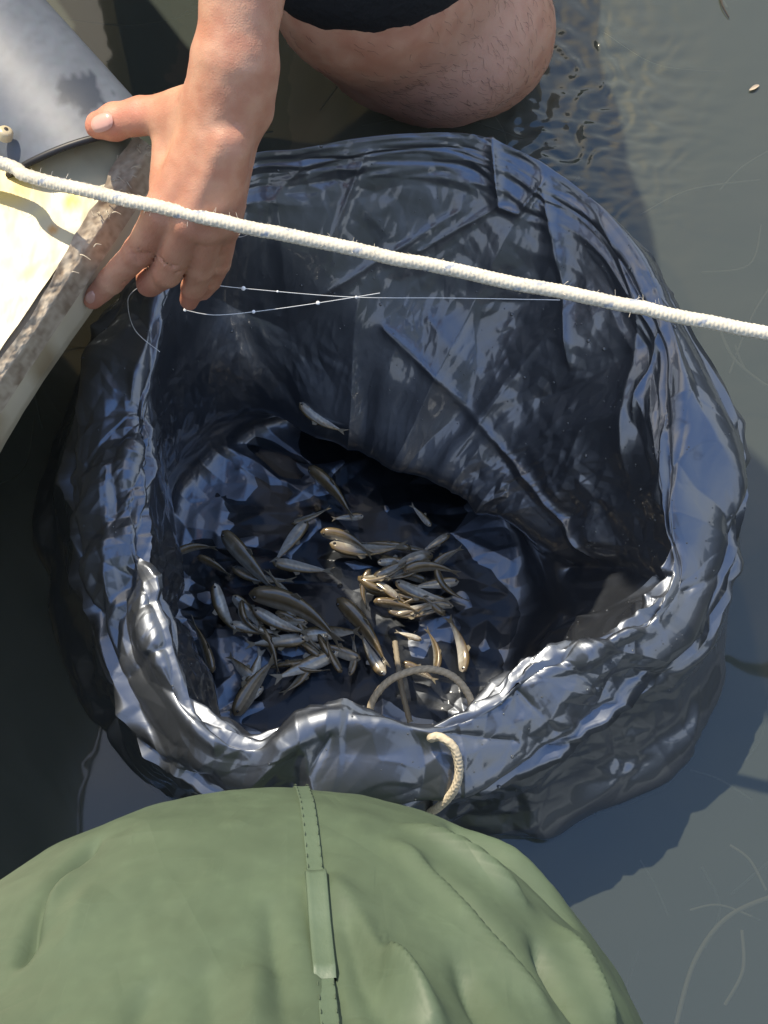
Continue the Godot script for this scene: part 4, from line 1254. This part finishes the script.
	# shorts: cloth over the thigh, hem above the knee
	var shorts := flesh([[hip, Vector3(-0.0110, 0.2500, -0.5001), 0.120, 0.116, 0.02], [Vector3(-0.0110, 0.2500, -0.5001), Vector3(-0.0037, 0.2200, -0.5003), 0.116, 0.107, 0.02], [Vector3(-0.27, 0.40, -1.1), Vector3(-0.41, 0.2, -1.0), 0.13, 0.115, 0.04], [Vector3(-0.22, 0.38, -1.13), Vector3(-0.24, 0.52, -1.10), 0.18, 0.175, 0.05]], 0.008, null, func(p): return 0.003 * lumps.get_noise_3dv(p * 0.7))
	var ms := mat(lin(0.010, 0.011, 0.013), 0.75, 0.4)
	relief(ms, tex_cloth, 0.12, 8.0)
	piece("shorts", shorts, ms, t)
	piece("shirt", flesh([[Vector3(-0.17, 0.46, -1.10), Vector3(-0.20, 0.85, -0.71), 0.16, 0.150, 0.06], [Vector3(-0.27, 0.46, -1.10), Vector3(-0.29, 0.85, -0.72), 0.15, 0.145, 0.06], [sh_l, sh_r, 0.078, 0.078, 0.06], [sh_l, sh_l.lerp(elbow, 0.45), 0.074, 0.068, 0.03], [sh_r, Vector3(-0.49, 0.76, -0.79), 0.074, 0.066, 0.03]], 0.012, null, func(p): return 0.008 * lumps.get_noise_3dv(p * 0.5)), mat(lin(0.03, 0.034, 0.045), 0.85, 0.3), t)
	piece("hair", flesh([[neck + Vector3(0, 0.15, 0.02), neck + Vector3(0, 0.20, 0.035), 0.088, 0.094, 0.03], [neck + Vector3(0, 0.09, -0.01), neck + Vector3(0, 0.16, 0.0), 0.07, 0.085, 0.03]], 0.010, null, func(p): return 0.004 * lumps.get_noise_3dv(p * 2.0)), mat(lin(0.02, 0.014, 0.01), 0.55), t)

# the near person: waders bulging over the belly
var wader_folds := [
	# from, to, height, width
	[Vector3(-0.1487, 0.7068, 0.4412), Vector3(-0.1483, 0.6707, 0.4140), -0.008, 0.006], [Vector3(-0.1483, 0.6707, 0.4140), Vector3(-0.1361, 0.6291, 0.3826), -0.007, 0.007], [Vector3(-0.1476, 0.6903, 0.4282), Vector3(-0.1398, 0.6527, 0.3983), 0.005, 0.009], [Vector3(-0.1303, 0.7166, 0.4418), Vector3(-0.1279, 0.6761, 0.4103), 0.003, 0.012],
	[Vector3(-0.0212, 0.6808, 0.4065), Vector3(0.0135, 0.7513, 0.4688), 0.005, 0.010], [Vector3(-0.0165, 0.6927, 0.4161), Vector3(-0.0015, 0.7540, 0.4668), -0.005, 0.010], [Vector3(0.0123, 0.6249, 0.3774), Vector3(0.0619, 0.6434, 0.4114), 0.006, 0.008], [Vector3(0.0073, 0.6483, 0.3897), Vector3(0.0650, 0.7068, 0.4606), 0.006, 0.011], [Vector3(0.0207, 0.6568, 0.3996), Vector3(0.0607, 0.6929, 0.4464), -0.006, 0.008],
	[Vector3(0.0354, 0.5905, 0.3702), Vector3(0.0902, 0.6139, 0.4179), -0.005, 0.007], [Vector3(0.0433, 0.5837, 0.3667), Vector3(0.0994, 0.6020, 0.4076), 0.005, 0.008], [Vector3(-0.0016, 0.7221, 0.4421), Vector3(0.0208, 0.7525, 0.4724), 0.006, 0.012], [Vector3(0.0683, 0.6644, 0.4304), Vector3(0.0826, 0.6937, 0.4657), -0.007, 0.008], [Vector3(0.0798, 0.6420, 0.4245), Vector3(0.0958, 0.6735, 0.4654), 0.005, 0.008], [Vector3(0.0310, 0.7074, 0.4413), Vector3(0.0442, 0.7385, 0.4723), -0.005, 0.010],
	[Vector3(-0.0484, 0.7699, 0.4725), Vector3(-0.0480, 0.7305, 0.4426), 0.004, 0.012], [Vector3(-0.0610, 0.7702, 0.4725), Vector3(-0.0704, 0.7306, 0.4426), -0.003, 0.012], [Vector3(-0.0931, 0.7626, 0.4690), Vector3(-0.0904, 0.7385, 0.4504), -0.003, 0.010], [Vector3(-0.0479, 0.6971, 0.4165), Vector3(-0.0362, 0.7643, 0.4690), -0.0035, 0.008], [Vector3(-0.0324, 0.6893, 0.4116), Vector3(-0.0125, 0.7600, 0.4690), -0.004, 0.008],
]

func belly(ph: float, h: float) -> Vector3:
	# h runs from 0 (thighs, under water) to 1 (chest); the belly bulges forward
	var y := lerpf(-0.1, 1.22, h)
	var bulge := exp(-pow((y - 0.56) / 0.17, 2.0))
	var up := smoothstep(0.55, 1.1, y)
	var cx := -0.0558 - 0.0171 * (y - 0.55)
	var cz := lerpf(0.521, 0.73, up) - 0.01 * bulge
	var a := lerpf(0.1538, 0.1637, up) + 0.0353 * bulge
	var b := lerpf(0.1026, 0.115, up) + 0.0601 * bulge
	var s := sin(ph)
	var c := cos(ph)
	var e := pow(pow(absf(c), 2.12) + pow(absf(s), 2.12), -1.0 / 2.12)
	return Vector3(cx + a * c * e, y, cz + b * s * e)

func make_person_near() -> void:
	var t := thing("person", "person in sage green rubber waders standing at the near side of the sack", "person")
	var nu := 640
	var nv := 560
	var v := PackedVector3Array()
	v.resize(nu * nv)
	for i in nu:
		var ph := TAU * i / nu
		for j in nv:
			var f := float(j) / (nv - 1)
			v[i * nv + j] = belly(ph, lerpf(0.0, 0.42, f * 1.6) if f < 0.25 else lerpf(0.168, 1.0, (f - 0.25) / 0.75))
	var n := grid_normals(v, nu, nv, true)
	var soft := simplex(8.0, 101, 3)
	var fine := simplex(30.0, 102, 3)
	for k in v.size():
		var p := v[k]
		var d := 0.0035 * soft.get_noise_3dv(p) + 0.0006 * fine.get_noise_3dv(p)
		if p.z < 0.56:
			for w in wader_folds:
				var sd := seg_dist(p, w[0], w[1])
				var q: float = sd.x / (w[3] * 0.85)
				if q < 2.5:
					d += w[2] * (1.8 if p.x > 0.0 else 1.2) * exp(0.74 - sqrt(q * q + 0.15) * 1.9) * sqrt(sin(PI * clampf(0.04 + 0.92 * sd.y, 0.0, 1.0)))
		v[k] = p - n[k] * d if n[k].dot(p - Vector3(-0.045, p.y, 0.62)) < 0.0 else p + n[k] * d
	var m := mat(lin(0.082, 0.116, 0.076), 0.54, 0.4)
	# faint scuffs and dried splashes on the rubber
	var im := Image.create_empty(1024, 1024, false, Image.FORMAT_RGB8)
	var s1: Image = simplex(0.006, 103, 4).get_seamless_image(1024, 1024, false, false, 0.1, true)
	var s2: Image = simplex(0.03, 104, 4).get_seamless_image(1024, 1024, false, false, 0.1, true)
	for y in 1024:
		for x in 1024:
			var a := s1.get_pixel(x, y).r
			var b := s2.get_pixel(x, y).r
			var k := 0.88 + 0.16 * (a - 0.5) + 0.08 * (b - 0.5)
			var dust := smoothstep(0.62, 0.9, b) * smoothstep(0.40, 0.7, a) * 0.5
			im.set_pixel(x, y, Color(k, k, k * 0.98).lerp(Color(1.0, 1.0, 0.97), dust))
	for k in 260:
		var x := rng.randf_range(10, 1010)
		var y := rng.randf_range(10, 1010)
		var a := rng.randf() * TAU
		var l := rng.randi_range(3, 26)
		for q in l:
			x += cos(a)
			y += sin(a)
			a += rng.randf_range(-0.15, 0.15)
			if x > 1 and y > 1 and x < 1022 and y < 1022:
				im.set_pixel(int(x), int(y), im.get_pixel(int(x), int(y)).lerp(Color(1, 1, 0.97), 0.6))
	m.albedo_texture = ImageTexture.create_from_image(im)
	relief(m, tex_crease, 0.32, 2.2)
	piece("waders", grid(v, nu, nv, true), m, t)
	# centre seam: a flat strip glued on, with a tab on its upper part
	var mid := []
	for e in [[Vector3(-0.0509, 0.5500, 0.3413), 0.0], [Vector3(-0.0774, 0.0000, 0.2904), 0.0], [Vector3(-0.0703, 0.0000, 0.3381), 0.0], [Vector3(-0.0618, 0.0000, 0.3763), 0.0], [Vector3(-0.0551, 0.0000, 0.4162), 0.0], [Vector3(-0.0486, 0.0000, 0.4536), 0.0], [Vector3(-0.0386, 0.0000, 0.5060), 0.0]]:
		mid.append(e[0])
	var m2 := mat(lin(0.072, 0.104, 0.068), 0.5, 0.5)
	relief(m2, tex_cloth, 0.03, 12.0)
	var line := seam_line(v, nu, nv)
	var strip := piece("seam_strip", strip_mesh(line, 0.0036, 0.0014, 0.0), m2, t)
	for s in [-0.0030, 0.0030]:
		var st := []
		for k in range(0, line.size() - 3, 3):
			var p: Vector3 = line[k][0] + line[k][2] * s + line[k][1] * 0.0019
			var q: Vector3 = line[k + 1][0] + line[k + 1][2] * s + line[k + 1][1] * 0.0019
			st.append(tube(PackedVector3Array([p, p.lerp(q, 0.5) + line[k][1] * 0.0003, q]), 4, func(_i, _s, _a): return 0.00024))
		piece("stitching", joined(st), mat(lin(0.085, 0.115, 0.075), 0.7), strip)
	var tab := []
	for e in line:
		if e[0].z > 0.404 and e[0].z < 0.452:
			tab.append(e)
	piece("belt_tab", strip_mesh(tab, 0.0046, 0.0050, 0.0), m2, t)
	# shoulders, arms raised to hold a telephone, head: out of the picture
	skin_n = simplex(40.0, 90, 3)
	red_spots = []
	var nk := Vector3(-0.03, 1.42, 0.80)
	var upper := [[Vector3(-0.22, 1.28, 0.80), Vector3(0.16, 1.28, 0.80), 0.07, 0.07, 0.05], [Vector3(-0.04, 1.0, 0.74), Vector3(-0.03, 1.25, 0.80), 0.12, 0.12, 0.06], [nk - Vector3(0, 0.12, 0), nk, 0.06, 0.056, 0.04]]
	var sleeves := [[Vector3(-0.22, 1.28, 0.80), Vector3(0.16, 1.28, 0.80), 0.08, 0.08, 0.05], [Vector3(-0.04, 1.0, 0.74), Vector3(-0.03, 1.22, 0.80), 0.135, 0.13, 0.06]]
	var hand := []
	for s in [-1.0, 1.0]:
		var sh := Vector3(-0.03 + s * 0.20, 1.28, 0.80)
		var el := Vector3(-0.03 + s * 0.30, 1.10, 0.70)
		var wr := Vector3(s * 0.13, 1.36, 0.58)
		sleeves.append([sh, el, 0.065, 0.055, 0.04])
		sleeves.append([el, el.lerp(wr, 0.55), 0.055, 0.045, 0.03])
		hand.append([el, wr, 0.042, 0.028, 0.02])
		hand.append([wr, Vector3(s * 0.105, 1.385, 0.535), 0.03, 0.026, 0.02])
		for q in 4:
			var k0 := Vector3(s * 0.11, 1.40 - q * 0.012, 0.545 - q * 0.014 + 0.02)
			var k1 := Vector3(s * 0.088, 1.405 - q * 0.012, 0.525 - q * 0.014 + 0.02)
			hand.append([wr + Vector3(0, 0.01, -0.01), k0, 0.015, 0.010, 0.01])
			hand.append([k0, k1, 0.010, 0.0085, 0.004])
			hand.append([k1, k1 + Vector3(-s * 0.02, 0.002, 0.0), 0.0085, 0.007, 0.003])
		hand.append([wr, Vector3(s * 0.085, 1.385, 0.57), 0.016, 0.011, 0.01])
		hand.append([Vector3(s * 0.085, 1.385, 0.57), Vector3(s * 0.062, 1.375, 0.56), 0.011, 0.009, 0.004])
	var head := [[nk + Vector3(0, 0.10, -0.03), nk + Vector3(0, 0.19, -0.02), 0.078, 0.092, 0.03], [nk + Vector3(0, 0.06, -0.075), nk + Vector3(0, 0.10, -0.085), 0.045, 0.05, 0.03], [nk + Vector3(0, 0.13, -0.12), nk + Vector3(0, 0.095, -0.14), 0.012, 0.018, 0.012], [nk + Vector3(0.085, 0.12, -0.02), nk + Vector3(0.09, 0.15, -0.02), 0.018, 0.02, 0.01], [nk + Vector3(-0.085, 0.12, -0.02), nk + Vector3(-0.09, 0.15, -0.02), 0.018, 0.02, 0.01],
		[nk + Vector3(0.033, 0.14, -0.10), nk + Vector3(0.033, 0.141, -0.13), 0.010, 0.006, -0.006], [nk + Vector3(-0.033, 0.14, -0.10), nk + Vector3(-0.033, 0.141, -0.13), 0.010, 0.006, -0.006], [nk + Vector3(-0.02, 0.06, -0.135), nk + Vector3(0.02, 0.06, -0.135), 0.004, 0.004, -0.006]]
	piece("body", flesh(upper + hand + head, 0.009, skin_colour), m_skin, t)
	piece("shirt", flesh(sleeves, 0.012, null, func(p): return 0.006 * soft.get_noise_3dv(p * 2.0)), mat(lin(0.03, 0.032, 0.035), 0.85, 0.3), t)
	piece("cap", flesh([[nk + Vector3(0, 0.20, -0.01), nk + Vector3(0, 0.215, -0.02), 0.098, 0.09, 0.02], [nk + Vector3(-0.03, 0.19, -0.13), nk + Vector3(0.03, 0.19, -0.13), 0.02, 0.02, 0.05]], 0.010), mat(lin(0.04, 0.045, 0.04), 0.8, 0.3), t)

func seam_line(v: PackedVector3Array, nu: int, nv: int) -> Array:
	# the centre line of the waders on the real surface: [point, outward, sideways]
	var out := []
	for j in range(int(nv * 0.10), int(nv * 0.92)):
		var y := v[j].y
		var fr := clampf((y - 0.50) / 0.25, -0.6, 1.6)
		var wish := lerpf(-0.0515, -0.021, fr)
		var best := -1
		var bd := 1e9
		for i in nu:
			var p := v[i * nv + j]
			if p.z < 0.60 and absf(p.x - wish) < bd:
				bd = absf(p.x - wish)
				best = i
		var a := v[best * nv + j]
		var nb := best + (1 if (v[((best + 1) % nu) * nv + j].x - a.x) * (wish - a.x) > 0.0 else nu - 1)
		var b := v[(nb % nu) * nv + j]
		var p := a.lerp(b, clampf((wish - a.x) / (b.x - a.x) if absf(b.x - a.x) > 1e-6 else 0.0, 0.0, 1.0))
		out.append([p, Vector3.UP, Vector3.RIGHT])
	for k in out.size():
		var d: Vector3 = (out[mini(k + 2, out.size() - 1)][0] - out[maxi(k - 2, 0)][0]).normalized()
		var side := Vector3.RIGHT
		side = (side - d * side.dot(d)).normalized()
		var up := side.cross(d)
		if up.z > 0.0:
			up = -up
		out[k][1] = up
		out[k][2] = side
	return out

func strip_mesh(line: Array, half: float, thick: float, shift: float) -> ArrayMesh:
	var v := PackedVector3Array()
	var prof := [[-1.0, -0.6], [-1.0, 0.75], [-0.9, 0.98], [-0.55, 0.86], [0.0, 0.84], [0.55, 0.86], [0.9, 0.98], [1.0, 0.75], [1.0, -0.6]]
	for k in line.size():
		var e: Array = line[k]
		var end := 1.0 if k > 0 and k < line.size() - 1 else 0.3
		for p in prof:
			v.append(e[0] + e[2] * (p[0] * half + shift) + e[1] * p[1] * thick * end)
	return grid(v, line.size(), prof.size())

# ---------------------------------------------------------------- the scene
func _ready() -> void:
	rng.seed = 20240611
	var cam := Camera3D.new()
	cam.name = "camera"
	cam.position = Vector3(0.0, 1.34, 0.477)
	cam.rotation_degrees = Vector3(-70, 0, 0)
	cam.fov = rad_to_deg(2.0 * atan(512.0 / 1487.0))
	cam.near = 0.02
	cam.far = 400.0
	add_child(cam)
	var we := WorldEnvironment.new()
	we.name = "environment"
	var env := Environment.new()
	env.background_mode = Environment.BG_SKY
	env.tonemap_mode = Environment.TONE_MAPPER_LINEAR
	env.tonemap_exposure = 1.5
	env.sdfgi_enabled = true
	env.ssao_enabled = true
	env.ssil_enabled = true
	var sky := Sky.new()
	var sm := ProceduralSkyMaterial.new()
	sm.sky_top_color = Color(0.33, 0.52, 0.79)
	sm.sky_horizon_color = Color(0.94, 0.95, 0.92)
	sm.sky_curve = 0.75
	sm.ground_bottom_color = Color(0.16, 0.16, 0.12)
	sm.ground_horizon_color = Color(0.55, 0.58, 0.56)
	sm.sun_angle_max = 90.0
	sm.sun_curve = 0.22
	sm.sky_energy_multiplier = 1.15
	sm.ground_energy_multiplier = 1.0
	sky.sky_material = sm
	env.sky = sky
	we.environment = env
	add_child(we)
	var sun := DirectionalLight3D.new()
	sun.name = "sun"
	sun.light_energy = 1.6
	sun.light_color = Color(1.0, 0.945, 0.85)
	sun.light_angular_distance = 0.5
	sun.shadow_enabled = true
	add_child(sun)
	sun.look_at_from_position(Vector3(-0.32, 0.78, -0.53) * 5.0, Vector3.ZERO)
	make_materials()
	make_water()
	make_boat()
	var sack := make_sack()
	make_person_far()
	make_person_near()
	make_fish()
	make_ropes()
	make_weeds()
	make_wood()
	sack_drops(sack)
